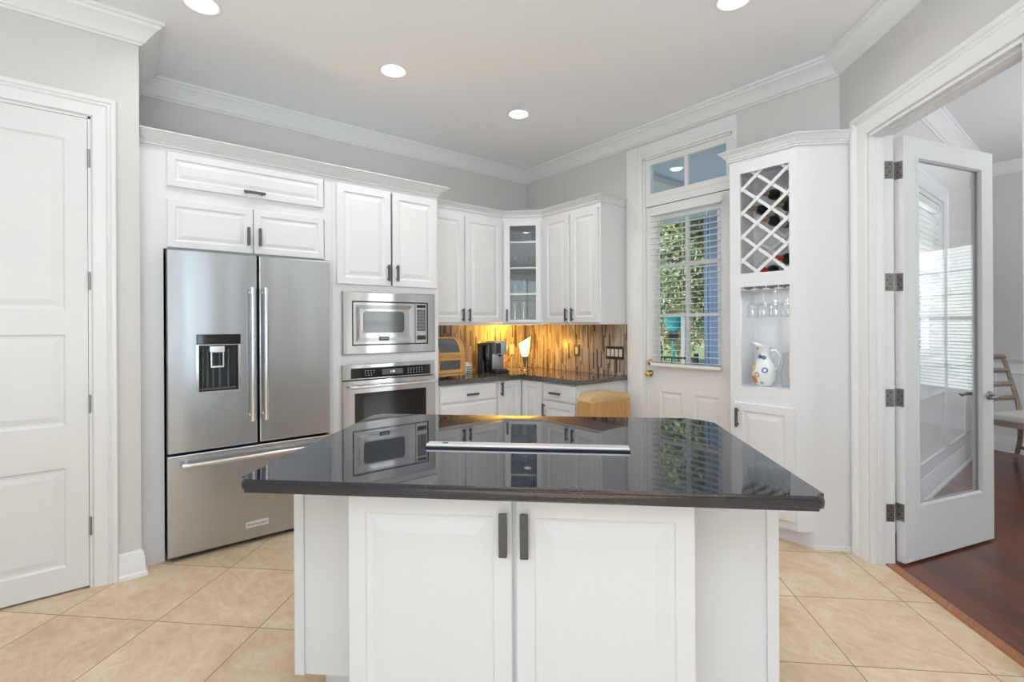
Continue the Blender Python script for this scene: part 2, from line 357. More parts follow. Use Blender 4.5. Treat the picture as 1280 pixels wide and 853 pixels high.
# ------------------------------------------------------------------ mesh helpers
class MB:
    def __init__(s): s.bm = bmesh.new(); s.T = None
    def _v(s, p): return s.bm.verts.new(s.T @ Vector(p) if s.T is not None else p)
    def face(s, vs):
        try: return s.bm.faces.new(vs)
        except ValueError: return None
    def box(s, x0, x1, y0, y1, z0, z1, bev=0.0, seg=2):
        x0, x1 = sorted((x0, x1)); y0, y1 = sorted((y0, y1)); z0, z1 = sorted((z0, z1))
        v = [s._v(p) for p in ((x0, y0, z0), (x1, y0, z0), (x1, y1, z0), (x0, y1, z0), (x0, y0, z1), (x1, y0, z1), (x1, y1, z1), (x0, y1, z1))]
        f = [s.face([v[i] for i in q]) for q in ((3, 2, 1, 0), (4, 5, 6, 7), (0, 1, 5, 4), (1, 2, 6, 5), (2, 3, 7, 6), (3, 0, 4, 7))]
        if bev > 0:
            es = list({e for q in f for e in q.edges})
            bmesh.ops.bevel(s.bm, geom=es, offset=bev, segments=seg, affect='EDGES', profile=0.5)
        return s
    def prism(s, poly, a0, a1, fn, bev=0.0, seg=2):
        """polygon (u,v) extruded along n from a0 to a1; fn(u,v,n) -> xyz"""
        lo = [s._v(fn(u, v, a0)) for u, v in poly]; hi = [s._v(fn(u, v, a1)) for u, v in poly]
        f = [s.face(lo[::-1]), s.face(hi)]
        n = len(poly)
        for i in range(n): f.append(s.face([lo[i], lo[(i + 1) % n], hi[(i + 1) % n], hi[i]]))
        f = [q for q in f if q]
        if bev:
            es = list({e for q in f[:2] for e in q.edges})
            bmesh.ops.bevel(s.bm, geom=es, offset=bev, segments=seg, affect='EDGES', profile=0.5)
        return s
    def cyl(s, p0, p1, r, n=16, r2=None):
        p0, p1 = Vector(p0), Vector(p1); d = (p1 - p0).normalized()
        a = d.orthogonal().normalized(); b = d.cross(a); r2 = r if r2 is None else r2
        A = []; B = []
        for i in range(n):
            t = 2 * math.pi * i / n; o = a * math.cos(t) + b * math.sin(t)
            A.append(s._v(p0 + o * r)); B.append(s._v(p1 + o * r2))
        s.face(A[::-1]); s.face(B)
        for i in range(n): s.face([A[i], A[(i + 1) % n], B[(i + 1) % n], B[i]])
        return s
    def tube(s, pts, r, n=10, flat=1.0):
        pts = [Vector(p) for p in pts]; rings = []
        for i, p in enumerate(pts):
            d = (pts[min(i + 1, len(pts) - 1)] - pts[max(i - 1, 0)]).normalized()
            up = Vector((0, 0, 1)) if abs(d.z) < 0.9 else Vector((1, 0, 0))
            a = d.cross(up).normalized(); b = a.cross(d)
            rr = r[i] if isinstance(r, (list, tuple)) else r
            rings.append([s._v(p + a * math.cos(2 * math.pi * k / n) * rr + b * math.sin(2 * math.pi * k / n) * rr * flat) for k in range(n)])
        for A, B in zip(rings, rings[1:]):
            for k in range(n): s.face([A[k], A[(k + 1) % n], B[(k + 1) % n], B[k]])
        s.face(rings[0][::-1]); s.face(rings[-1])
        return s
    def lathe(s, prof, c=(0, 0, 0), n=24, warp=None):
        rings = []
        for (r, z) in prof:
            if r < 1e-5: rings.append([s._v((c[0], c[1], c[2] + z))]); continue
            ring = []
            for k in range(n):
                a = 2 * math.pi * k / n; x, y, zz = r * math.cos(a), r * math.sin(a), z
                if warp: x, y, zz = warp(x, y, zz)
                ring.append(s._v((c[0] + x, c[1] + y, c[2] + zz)))
            rings.append(ring)
        for A, B in zip(rings, rings[1:]):
            for k in range(n):
                k2 = (k + 1) % n
                if len(A) == 1 and len(B) == 1: continue
                if len(A) == 1: s.face([A[0], B[k2], B[k]])
                elif len(B) == 1: s.face([A[k], A[k2], B[0]])
                else: s.face([A[k], A[k2], B[k2], B[k]])
        return s
    def sweep(s, path, prof, fn, closed=False):
        n = len(path); rings = []
        for i in range(n):
            p = Vector(path[i])
            def nrm(a, b):
                d = (Vector(b) - Vector(a)).normalized(); return Vector((-d.y, d.x))
            if closed or 0 < i < n - 1:
                n1 = nrm(path[i - 1], path[i]); n2 = nrm(path[i], path[(i + 1) % n])
                m = (n1 + n2); m = m / max(1e-6, m.dot(n1))
            elif i == 0: m = nrm(path[0], path[1])
            else: m = nrm(path[-2], path[-1])
            rings.append([s._v(fn(p.x + m.x * o, p.y + m.y * o, h)) for (o, h) in prof])
        k = len(prof)
        for i in range(n if closed else n - 1):
            A, B = rings[i], rings[(i + 1) % n]
            for j in range(k): s.face([A[j], A[(j + 1) % k], B[(j + 1) % k], B[j]])
        if not closed: s.face(rings[0][::-1]); s.face(rings[-1])
        return s
    def panel(s, x0, x1, z0, z1, yf, th, rings, back=True):
        """slab facing -y, front made of concentric rectangles (inset, depth)"""
        R_ = []
        for (i, d) in rings:
            R_.append([s._v((x0 + i, yf + d, z0 + i)), s._v((x1 - i, yf + d, z0 + i)), s._v((x1 - i, yf + d, z1 - i)), s._v((x0 + i, yf + d, z1 - i))])
        B = [s._v((x0, yf + th, z0)), s._v((x1, yf + th, z0)), s._v((x1, yf + th, z1)), s._v((x0, yf + th, z1))]
        R_.insert(0, B)
        for A, C in zip(R_, R_[1:]):
            for k in range(4): s.face([A[k], A[(k + 1) % 4], C[(k + 1) % 4], C[k]])
        s.face(R_[-1]); s.face(B[::-1])
        return s
    def holed(s, x0, x1, z0, z1, hx0, hx1, hz0, hz1, yf, th, r=0.003):
        """slab facing -y with a rectangular hole through it"""
        def ring(a, b, c, d, y): return [s._v((a, y, c)), s._v((b, y, c)), s._v((b, y, d)), s._v((a, y, d))]
        o0 = ring(x0, x1, z0, z1, yf + th); o1 = ring(x0, x1, z0, z1, yf + r); o2 = ring(x0 + r, x1 - r, z0 + r, z1 - r, yf)
        i2 = ring(hx0, hx1, hz0, hz1, yf); i0 = ring(hx0, hx1, hz0, hz1, yf + th)
        for A, B in ((o0, o1), (o1, o2), (o2, i2), (i2, i0), (i0, o0)):
            for k in range(4): s.face([A[k], A[(k + 1) % 4], B[(k + 1) % 4], B[k]])
        return s
    def build(s, name, mat, parent=None, smooth=None, loc=None):
        bmesh.ops.recalc_face_normals(s.bm, faces=s.bm.faces[:])
        me = bpy.data.meshes.new(name); s.bm.to_mesh(me); s.bm.free()
        if smooth:
            for p in me.polygons: p.use_smooth = True
            try: me.set_sharp_from_angle(angle=R(smooth))
            except Exception: pass
            for p in me.polygons:
                if len(p.vertices) > 4: p.use_smooth = False
        me.materials.append(M[mat] if isinstance(mat, str) else mat)
        o = bpy.data.objects.new(name, me); COL.objects.link(o)
        if parent is not None: o.parent = parent
        if loc is not None: o.location = loc
        return o
def tag(o, label=None, cat=None, group=None, kind=None):
    if label: o['label'] = label
    if cat: o['category'] = cat
    if group: o['group'] = group
    if kind: o['kind'] = kind
    return o
def thing(name, label, cat, loc=(0, 0, 0), rz=0.0, group=None, kind=None):
    o = bpy.data.objects.new(name, None); COL.objects.link(o)
    o.empty_display_size = 0.1; o.location = loc; o.rotation_euler = (0, 0, R(rz))
    return tag(o, label, cat, group, kind)
def struct(o, label, cat): return tag(o, label, cat, None, 'structure')
def copy_tree(o, parent=None):
    c = o.copy(); COL.objects.link(c)
    if parent is not None: c.parent = parent
    for ch in [x for x in COL.objects if x.parent == o]: copy_tree(ch, c)
    return c
XYZ = lambda u, v, n: (u, v, n)
def text(s, size, name, mat, parent, x, y, z, width=None, depth=0.0006):
    """lettering facing -y with its left baseline corner at x,y,z"""
    cu = bpy.data.curves.new(name, 'FONT'); cu.body = s; cu.size = size; cu.extrude = depth
    o = bpy.data.objects.new(name, cu); COL.objects.link(o)
    me = bpy.data.meshes.new_from_object(o.evaluated_get(bpy.context.evaluated_depsgraph_get()))
    COL.objects.unlink(o); bpy.data.objects.remove(o); bpy.data.curves.remove(cu)
    xs = [v.co.x for v in me.vertices]; k = 1.0
    if width and xs: k = width / (max(xs) - min(xs))
    x0 = min(xs) if xs else 0
    for v in me.vertices:
        c = v.co.copy(); v.co = ((c.x - x0) * k + x, y - c.z, c.y * (k if width else 1) + z)
    me.materials.append(M[mat]); t = bpy.data.objects.new(name, me); COL.objects.link(t); t.parent = parent
    return t
RAISED = [(0, 0.004), (0.004, 0), (0.052, 0), (0.057, 0.006), (0.064, 0.008), (0.072, 0.008), (0.100, 0.0015)]
RAISED_S = [(0, 0.004), (0.004, 0), (0.040, 0), (0.044, 0.006), (0.049, 0.008), (0.054, 0.008), (0.074, 0.0015)]
SLAB = [(0, 0.006), (0.006, 0.0025), (0.012, 0)]
def pull_v(parent, x, z0, z1, y=0.0, wd=0.020):
    m = MB(); m.box(x - wd / 2, x + wd / 2, y - 0.030, y - 0.020, z0, z1, 0.0025)
    m.box(x - 0.006, x + 0.006, y - 0.022, y, z0 + 0.012, z0 + 0.024).box(x - 0.006, x + 0.006, y - 0.022, y, z1 - 0.024, z1 - 0.012)
    o = m.build('handle', 'pewter', parent); o['label'] = 'dark hammered pewter bar pull'; return o
def pull_h(parent, x0, x1, z, y=0.0, wd=0.018):
    m = MB(); m.box(x0, x1, y - 0.030, y - 0.020, z - wd / 2, z + wd / 2, 0.0025)
    m.box(x0 + 0.012, x0 + 0.024, y - 0.022, y, z - 0.006, z + 0.006).box(x1 - 0.024, x1 - 0.012, y - 0.022, y, z - 0.006, z + 0.006)
    o = m.build('handle', 'pewter', parent); o['label'] = 'dark hammered pewter bar pull'; return o
def cab_door(parent, x0, x1, z0, z1, y=0.0, rings=RAISED, name='door', th=0.02):
    return MB().panel(x0, x1, z0, z1, y, th, rings).build(name, 'cab', parent)

# ------------------------------------------------------------------ room shell
CZ = 3.04
KROOM = [(-3.2, -4.5), (2.37, -4.5), (2.37, -0.073), (3.54, 1.097), (3.54, 4.11), (0.10, 4.11), (0.10, 3.40), (-3.2, 3.40)]
LIGHTS = [(0.348, 2.977), (1.415, 2.977), (2.482, 2.977), (0.02, 0.975), (1.415, 1.242), (2.482, 1.242)]
# tile floor reaches under the doorway to the wooden strip
fl = MB(); fl.prism([(-3.35, -4.65), (2.45, -4.65), (2.45, -0.15), (4.0, 1.40), (3.70, 1.40), (3.70, 4.25), (-3.35, 4.25)], -0.12, 0.0, XYZ)
struct(fl.build('floor', 'tile'), 'beige travertine tile floor laid on the diagonal', 'floor')
fd = MB(); fd.prism([(2.45, -0.15), (2.45, -4.65), (7.4, -4.65), (7.4, 1.05), (3.65, 1.05)], -0.12, 0.0, XYZ)
struct(fd.build('floor_dining', 'planks'), 'dark cherry wood plank floor of the dining room', 'floor')
th = MB(); th.sweep([(2.46, -0.125), (3.62, 1.035)], [(-0.030, 0), (-0.026, 0.008), (0.022, 0.008), (0.028, 0)], XYZ)
struct(th.build('trim_threshold', 'threshold'), 'reddish wood transition strip between tile and plank floor', 'threshold')
# kitchen ceiling with round holes for the recessed cans
def holed_ceiling(poly, holes, z, name, r=0.078):
    bm = bmesh.new(); E = []
    def loop(pts):
        v = [bm.verts.new((x, y, z)) for x, y in pts]
        for i in range(len(v)): E.append(bm.edges.new((v[i], v[(i + 1) % len(v)])))
    loop(poly)
    for (x, y) in holes: loop([(x + r * math.cos(2 * math.pi * k / 28), y + r * math.sin(2 * math.pi * k / 28)) for k in range(28)])
    bmesh.ops.triangle_fill(bm, edges=E, use_beauty=True)
    for f in bm.faces:
        if f.normal.z > 0: f.normal_flip()
    me = bpy.data.meshes.new(name); bm.to_mesh(me); bm.free(); me.materials.append(M['ceil'])
    o = bpy.data.objects.new(name, me); COL.objects.link(o); return o
struct(holed_ceiling([(-3.3, -4.6), (2.45, -4.6), (2.45, -0.08), (3.62, 1.09), (3.62, 4.2), (-3.3, 4.2)], LIGHTS, CZ, 'ceiling'), 'smooth white kitchen ceiling', 'ceiling')
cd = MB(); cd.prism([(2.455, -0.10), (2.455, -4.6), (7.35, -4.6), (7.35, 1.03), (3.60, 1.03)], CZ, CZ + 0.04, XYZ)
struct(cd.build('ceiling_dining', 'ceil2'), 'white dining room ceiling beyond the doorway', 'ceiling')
rf = MB(); rf.box(-3.6, 7.6, -4.9, 4.4, CZ + 0.16, CZ + 0.30)
struct(rf.build('roof', 'roof'), 'flat roof deck over the house', 'roof')
# walls
def wall_panels(m, u0, u1, holes, z1, box):
    """wall strip u0..u1 with rectangular openings (a,b,zlo,zhi)"""
    u = u0
    for (a, b, lo, hi) in sorted(holes):
        if a > u: box(m, u, a, 0, z1)
        if lo > 0: box(m, a, b, 0, lo)
        if hi < z1: box(m, a, b, hi, z1)
        u = b
    if u < u1: box(m, u, u1, 0, z1)
m = MB(); m.box(-3.34, 3.68, 4.11, 4.25, 0, CZ + 0.1)
struct(m.build('wall_back', 'wall'), 'greige kitchen wall above the refrigerator and ovens', 'wall')
PD0, PD1, PDZ = -1.012, -0.104, 2.478
m = MB(); wall_panels(m, -3.2, 0.10, [(PD0, PD1, 0, PDZ)], CZ + 0.1, lambda m, a, b, c, d: m.box(a, b, 3.40, 3.52, c, d))
struct(m.build('wall_left', 'wall'), 'pale wall around the white pantry door on the left', 'wall')
m = MB(); m.box(-0.02, 0.098, 3.525, 4.11, 0, CZ + 0.1)
struct(m.build('wall_pantry_return', 'wall'), 'short wall return hidden beside the refrigerator cabinet', 'wall')
ED0, ED1, EDZ = 1.785, 2.575, 2.79
m = MB(); wall_panels(m, 1.02, 4.11, [(ED0, ED1, 0, EDZ)], CZ + 0.1, lambda m, a, b, c, d: m.box(3.54, 3.68, a, b, c, d))
struct(m.build('wall_right', 'wall'), 'greige kitchen wall around the exterior door', 'wall')
def frameC():   # local x runs right along the doorway wall, y goes into it
    return Matrix.Translation((3.54, 1.097, 0)) @ Matrix.Rotation(R(-135), 4, 'Z')
OC0, OC1, OCZ = 0.284, 1.246, 2.445
m = MB(); m.T = frameC()
wall_panels(m, 0.0, 1.655, [(OC0, OC1, 0, OCZ)], CZ + 0.1, lambda m, a, b, c, d: m.box(a, b, 0, 0.125, c, d))
struct(m.build('wall_doorway', 'wall'), 'angled greige wall holding the dining room doorway', 'wall')
m = MB(); m.box(2.37, 2.49, -4.5, -0.073, 0, CZ + 0.1)
struct(m.build('wall_side', 'wall'), 'living room wall behind the viewpoint on the right', 'wall')
m = MB(); wall_panels(m, -3.34, 7.4, [(a, b, 0.35, 2.65) for a, b in REAR_WIN] + [(3.7, 5.5, 0.42, 2.44)], CZ + 0.1, lambda m, a, b, c, d: m.box(a, b, -4.64, -4.5, c, d))
struct(m.build('wall_rear', 'wall'), 'living room wall with tall windows behind the viewpoint', 'wall')
m = MB(); wall_panels(m, -4.5, 4.11, [(-3.2, 0.0, 0.35, 2.65)], CZ + 0.1, lambda m, a, b, c, d: m.box(-3.34, -3.2, a, b, c, d))
struct(m.build('wall_far_left', 'wall'), 'living room wall with a wide window on the far left', 'wall')
# dining room
DW0, DW1, DWB, DWT = 4.42, 5.52, 1.06, 2.40
m = MB(); wall_panels(m, 3.60, 7.39, [(DW0, DW1, DWB, DWT)], CZ + 0.1, lambda m, a, b, c, d: m.box(a, b, 0.95, 1.09, c, d))
struct(m.build('wall_dining_left', 'wall'), 'dining room window wall seen through the glass door', 'wall')
DV0, DV1, DVB, DVT = -3.65, -2.27, 0.42, 2.44
m = MB(); wall_panels(m, -4.5, 0.95, [(DV0, DV1, DVB, DVT)], CZ + 0.1, lambda m, a, b, c, d: m.box(7.25, 7.39, a, b, c, d))
struct(m.build('wall_dining_far', 'wall'), 'far dining room wall behind the wooden chair', 'wall')
# crown moulding
CROWN = [(0, 2.923), (0.010, 2.923), (0.016, 2.932), (0.028, 2.938), (0.036, 2.950), (0.078, 2.998), (0.092, 3.006), (0.100, 3.018), (0.112, 3.022), (0.112, 3.0395), (0, 3.0395)]
m = MB(); m.sweep(KROOM, CROWN, XYZ, closed=True)
struct(m.build('trim_crown', 'trim', smooth=25), 'white crown moulding around the kitchen ceiling', 'crown moulding')
m = MB(); m.sweep([(7.25, -4.5), (7.25, 0.95), (3.58, 0.95)], CROWN, XYZ)
struct(m.build('trim_dining_crown', 'trim', smooth=25), 'white crown moulding around the dining room ceiling', 'crown moulding')
# baseboards
BASE = [(0, 0), (0.030, 0), (0.028, 0.016), (0.018, 0.024), (0.016, 0.10), (0.012, 0.112), (0.012, 0.120), (0.006, 0.135), (0, 0.138)]
m = MB(); m.sweep([(0.10, 3.495), (0.10, 3.40), (0.001, 3.40)], BASE, XYZ)
m.sweep([(PD0 - 0.11, 3.40), (-3.2, 3.40)], BASE, XYZ)
struct(m.build('baseboard_left', 'trim', smooth=25), 'white moulded baseboard at the pantry wall corner', 'baseboard')
BASE2 = [(0, 0), (0.030, 0), (0.028, 0.02), (0.018, 0.03), (0.016, 0.15), (0.010, 0.165), (0.008, 0.18), (0, 0.185)]
m = MB(); m.sweep([(7.25, -4.5), (7.25, 0.95), (3.56, 0.95)], BASE2, XYZ)
struct(m.build('baseboard_dining', 'trim', smooth=25), 'white baseboard along the dining room walls', 'baseboard')
# wainscot
m = MB()
m.box(3.56, 7.25, 0.944, 0.95, 0.17, 0.97).box(7.244, 7.25, -2.15, 0.944, 0.17, 0.97)
struct(m.build('trim_wainscot', 'wains'), 'white painted wainscot below the dining room chair rail', 'wainscot')
RAIL = [(0.006, 0.955), (0.022, 0.962), (0.026, 0.975), (0.034, 0.985), (0.034, 0.995), (0.006, 1.0)]
m = MB(); m.sweep([(7.25, -2.14), (7.25, 0.95), (5.66, 0.95)], RAIL, XYZ); m.sweep([(4.28, 0.95), (3.58, 0.95)], RAIL, XYZ)
struct(m.build('trim_chair_rail', 'trim', smooth=25), 'white chair rail along the dining room walls', 'chair rail')
PM = [(0, 0), (0.004, 0.010), (0.018, 0.014), (0.024, 0.006), (0.024, 0)]
m = MB()
for (a, b, t) in ((3.70, 4.34, 0.86), (4.44, 5.50, 0.80), (5.66, 6.36, 0.86), (6.48, 7.14, 0.86)):
    m.sweep([(a, 0.28), (b, 0.28), (b, t), (a, t)], PM, lambda u, v, n: (u, 0.944 - n, v), closed=True)
for (a, b) in ((-0.1, 0.84), (-1.0, -0.22), (-1.95, -1.12)):
    m.sweep([(a, 0.28), (b, 0.28), (b, 0.86), (a, 0.86)], PM, lambda u, v, n: (7.244 - n, u, v), closed=True)
struct(m.build('trim_panel_mould', 'trim'), 'white picture frame mouldings on the dining wainscot', 'moulding')

# casings
CAS = [(0.006, 0), (0.006, 0.010), (0.014, 0.014), (0.060, 0.018), (0.068, 0.026), (0.078, 0.020), (0.084, 0.028), (0.100, 0.030), (0.104, 0.026), (0.104, 0)]
m = MB(); m.sweep([(PD0, 0), (PD0, PDZ), (PD1, PDZ), (PD1, 0)], CAS, lambda u, v, n: (u, 3.40 - n, v))
m.box(PD0, PD0 + 0.012, 3.40, 3.52, 0, PDZ).box(PD1 - 0.012, PD1, 3.40, 3.52, 0, PDZ).box(PD0, PD1, 3.40, 3.52, PDZ - 0.012, PDZ)
struct(m.build('trim_pantry_casing', 'trim', smooth=25), 'white moulded casing around the pantry door', 'door casing')
CASC = [(o * 1.22, n) for o, n in CAS]
m = MB(); T = frameC(); m.T = T
m.sweep([(OC0, 0), (OC0, OCZ), (OC1, OCZ), (OC1, 0)], CASC, lambda u, v, n: (u, -n, v))
m.sweep([(OC1, 0), (OC1, OCZ), (OC0, OCZ), (OC0, 0)], [(-o, n) for o, n in CAS], lambda u, v, n: (u, 0.125 + n, v))
for (a, b) in ((OC0, OC0 + 0.015), (OC1 - 0.015, OC1)): m.box(a, b, 0, 0.125, 0, OCZ)
m.box(OC0, OC1, 0, 0.125, OCZ - 0.015, OCZ)
m.box(OC0 + 0.015, OC0 + 0.027, 0.030, 0.068, 0, OCZ - 0.015, 0.003).box(OC1 - 0.027, OC1 - 0.015, 0.030, 0.068, 0, OCZ - 0.015, 0.003).box(OC0 + 0.015, OC1 - 0.015, 0.030, 0.068, OCZ - 0.027, OCZ - 0.015, 0.003)
struct(m.build('trim_doorway_casing', 'trim', smooth=25), 'wide white casing and jamb around the dining room doorway', 'door casing')
# exterior door casing with the transom bar (face at x = 3.54, u = -y)
EC = lambda u, v, n: (3.54 - n, -u, v)
m = MB()
m.sweep([(-ED1, 0), (-ED1, EDZ), (-ED0, EDZ), (-ED0, 0)], [(0.004, 0), (0.004, 0.012), (0.03, 0.016), (0.036, 0.014), (0.036, 0)], EC)
m.box(3.522, 3.54, ED1 + 0.036, 2.738, 0, 2.905, 0.004)
m.box(3.522, 3.54, 1.748, ED0 - 0.034, 0, 2.905, 0.004)
m.box(3.522, 3.54, ED0 - 0.034, ED1 + 0.036, EDZ + 0.034, 2.905, 0.004)
for (a, b) in ((ED0, ED0 + 0.012), (ED1 - 0.012, ED1)): m.box(3.54, 3.68, a, b, 0, EDZ)
m.box(3.54, 3.68, ED0, ED1, EDZ - 0.012, EDZ)
m.box(3.560, 3.66, ED0 + 0.012, ED1 - 0.012, 2.379, 2.4355)
struct(m.build('trim_exterior_casing', 'trim'), 'white casing and transom bar around the exterior door', 'door casing')

# ------------------------------------------------------------------ doors and windows
def hinge(parent, x, y, z, h=0.09):
    m = MB(); m.cyl((x, y, z - h / 2), (x, y, z + h / 2), 0.0055, 10)
    for k in range(1, 4): m.cyl((x, y, z - h / 2 + h * k / 4 - 0.001), (x, y, z - h / 2 + h * k / 4 + 0.001), 0.0062, 10)
    m.cyl((x, y, z + h / 2), (x, y, z + h / 2 + 0.005), 0.0045, 8)
    return m.build('hinge', 'nickel', parent, 40)
d1 = thing('door_1', 'white three panel pantry door at the left edge', 'door', (PD1 - 0.014, 3.403, 0), 0, None, 'structure')
m = MB(); W1 = 0.878; xa, xb = -W1, 0.0
PR = [(0, 0), (0.010, 0.008), (0.020, 0.009), (0.050, 0.003)]
def stile_panel_door(m, x0, x1, z0, z1, th, panels, rings):
    """flat door face around recessed raised panels, same face on the back"""
    xs = sorted({x0, x1} | {p[0] for p in panels} | {p[1] for p in panels}); zs = sorted({z0, z1} | {p[2] for p in panels} | {p[3] for p in panels})
    def inside(cx, cz): return any(p[0] < cx < p[1] and p[2] < cz < p[3] for p in panels)
    for y, sgn in ((0.0, 1), (th, -1)):
        for a, b in zip(xs, xs[1:]):
            for c, d in zip(zs, zs[1:]):
                if not inside((a + b) / 2, (c + d) / 2): m.face([m._v(q) for q in ((a, y, c), (b, y, c), (b, y, d), (a, y, d))])
        for p in panels:
            prev = None
            for (i, dd) in rings:
                r_ = [m._v((p[0] + i, y + sgn * dd, p[2] + i)), m._v((p[1] - i, y + sgn * dd, p[2] + i)), m._v((p[1] - i, y + sgn * dd, p[3] - i)), m._v((p[0] + i, y + sgn * dd, p[3] - i))]
                if prev:
                    for k in range(4): m.face([prev[k], prev[(k + 1) % 4], r_[(k + 1) % 4], r_[k]])
                prev = r_
            m.face(prev)
    for q in (((x0, 0, z0), (x0, th, z0), (x0, th, z1), (x0, 0, z1)), ((x1, 0, z0), (x1, th, z0), (x1, th, z1), (x1, 0, z1)), ((x0, 0, z1), (x1, 0, z1), (x1, th, z1), (x0, th, z1)), ((x0, 0, z0), (x1, 0, z0), (x1, th, z0), (x0, th, z0))):
        m.face([m._v(p) for p in q])
    bmesh.ops.remove_doubles(m.bm, verts=m.bm.verts[:], dist=0.0002)
px0, px1 = -0.790, -0.088
stile_panel_door(m, xa, xb, 0.010, 2.464, 0.035, [(px0, px1, 0.135, 0.645), (px0, px1, 0.862, 1.333), (px0, px1, 1.462, 2.345)], PR)
m.build('door_leaf', 'door', d1)
for zz in (2.255, 1.61, 0.963, 0.322): hinge(d1, 0.006, -0.004, zz)
m = MB(); m.cyl((-0.80, 0, 0.92), (-0.80, -0.008, 0.92), 0.028, 20); m.cyl((-0.80, -0.008, 0.92), (-0.80, -0.045, 0.92), 0.009, 12)
m.tube([(-0.80, -0.045, 0.92), (-0.76, -0.048, 0.92), (-0.70, -0.044, 0.915)], 0.008)
m.build('handle', 'nickel', d1, 40)

# exterior door: local x runs right (-Y), y goes out (+X)
d2 = thing('door_2', 'white exterior half glass door with slatted blind', 'door', (3.566, ED1 - 0.014, 0), -90, None, 'structure')
DWID = ED1 - ED0 - 0.028
gx0, gx1, gz0, gz1 = 0.105, DWID - 0.105, 1.035, 2.262
m = MB()
PR2 = [(0, 0), (0.012, 0.007), (0.022, 0.007), (0.045, 0.002)]
def half_glass(m):
    th = 0.045
    stile_panel_door(m, 0, DWID, 0.008, 0.92, th, [(0.125, 0.330, 0.25, 0.805), (0.440, 0.645, 0.25, 0.805)], PR2)
    m.box(0, gx0, 0, th, 0.92, 2.372).box(gx1, DWID, 0, th, 0.92, 2.372).box(gx0, gx1, 0, th, 0.92, gz0).box(gx0, gx1, 0, th, gz1, 2.372)
    m.sweep([(gx0, gz0), (gx1, gz0), (gx1, gz1), (gx0, gz1)], [(-0.012, 0), (-0.010, 0.008), (0.012, 0.008), (0.014, -0.012), (0, -0.012)], lambda u, v, n: (u, -n, v), closed=True)
    mid = (gx0 + gx1) / 2
    m.box(mid - 0.013, mid + 0.013, 0.004, 0.036, gz0, gz1)
    for k in (1, 2):
        z = gz0 + (gz1 - gz0) * k / 3; m.box(gx0, gx1, 0.005, 0.035, z - 0.013, z + 0.013)
half_glass(m); m.build('door_leaf', 'door', d2)
MB().box(gx0 - 0.004, gx1 + 0.004, 0.018, 0.023, gz0 - 0.004, gz1 + 0.004).build('pane', 'glass', d2)
# blind: slats, rails, ladder cords
bl0, bl1 = 0.070, DWID - 0.075
m = MB(); nsl = 27
for k in range(nsl):
    z = 1.062 + (2.285 - 1.062) * k / (nsl - 1)
    m.box(bl0, bl1, -0.058, -0.012, z - 0.0013, z + 0.0013)
blind = m.build('blind_slats', 'whiteplastic', d2); blind['label'] = 'white slats of the door blind'
MB().box(bl0, bl1, -0.034, -0.006, 2.292, 2.306, 0.002).build('blind_headrail', 'whiteplastic', d2)
MB().box(bl0, bl1, -0.058, -0.012, 1.020, 1.046, 0.004).build('blind_bottom_rail', 'whiteplastic', d2)
m = MB()
for x in (bl0 + 0.10, (bl0 + bl1) / 2, bl1 - 0.10):
    m.box(x - 0.001, x + 0.001, -0.060, -0.058, 1.03, 2.30); m.box(x - 0.001, x + 0.001, -0.012, -0.010, 1.03, 2.30)
m.build('blind_cord', 'whiteplastic', d2)
m = MB(); m.box(DWID - 0.118, DWID - 0.074, -0.022, -0.001, 2.300, 2.344, 0.003); m.box(DWID - 0.110, DWID - 0.082, -0.026, -0.021, 2.308, 2.336, 0.002)
m.build('blind_bracket', 'whiteplastic', d2)
m = MB(); m.cyl((0.036, 0, 1.043), (0.036, -0.012, 1.043), 0.028, 24, 0.024); m.cyl((0.036, -0.012, 1.043), (0.036, -0.018, 1.043), 0.012, 16); m.box(0.031, 0.041, -0.034, -0.016, 1.026, 1.060, 0.003)
m.build('deadbolt', 'brass', d2, 40)
m = MB(); m.cyl((0.036, 0, 0.950), (0.036, -0.008, 0.950), 0.031, 24, 0.027); m.cyl((0.036, -0.008, 0.950), (0.036, -0.030, 0.950), 0.011, 16)
m.T = Matrix.Translation((0.036, -0.030, 0.950)) @ Matrix.Rotation(R(90), 4, 'X')
m.lathe([(0.011, 0), (0.020, 0.006), (0.026, 0.016), (0.026, 0.024), (0.020, 0.032), (0.008, 0.036), (0, 0.036)], n=24)
m.build('knob', 'brass', d2, 40)
# transom window above the exterior door
w1 = thing('window_1', 'two pane transom window over the exterior door', 'window', (3.560, ED1 - 0.012, 0), -90, None, 'structure')
TW = ED1 - ED0 - 0.024
m = MB(); m.holed(0, TW, 2.436, EDZ - 0.012, 0.047, TW - 0.047, 2.484, 2.729, 0, 0.04)
m.box(TW / 2 - 0.014, TW / 2 + 0.014, 0.004, 0.036, 2.484, 2.729)
m.build('window_frame', 'trim', w1)
MB().box(0.044, TW - 0.044, 0.018, 0.023, 2.481, 2.732).build('pane', 'glass', w1)

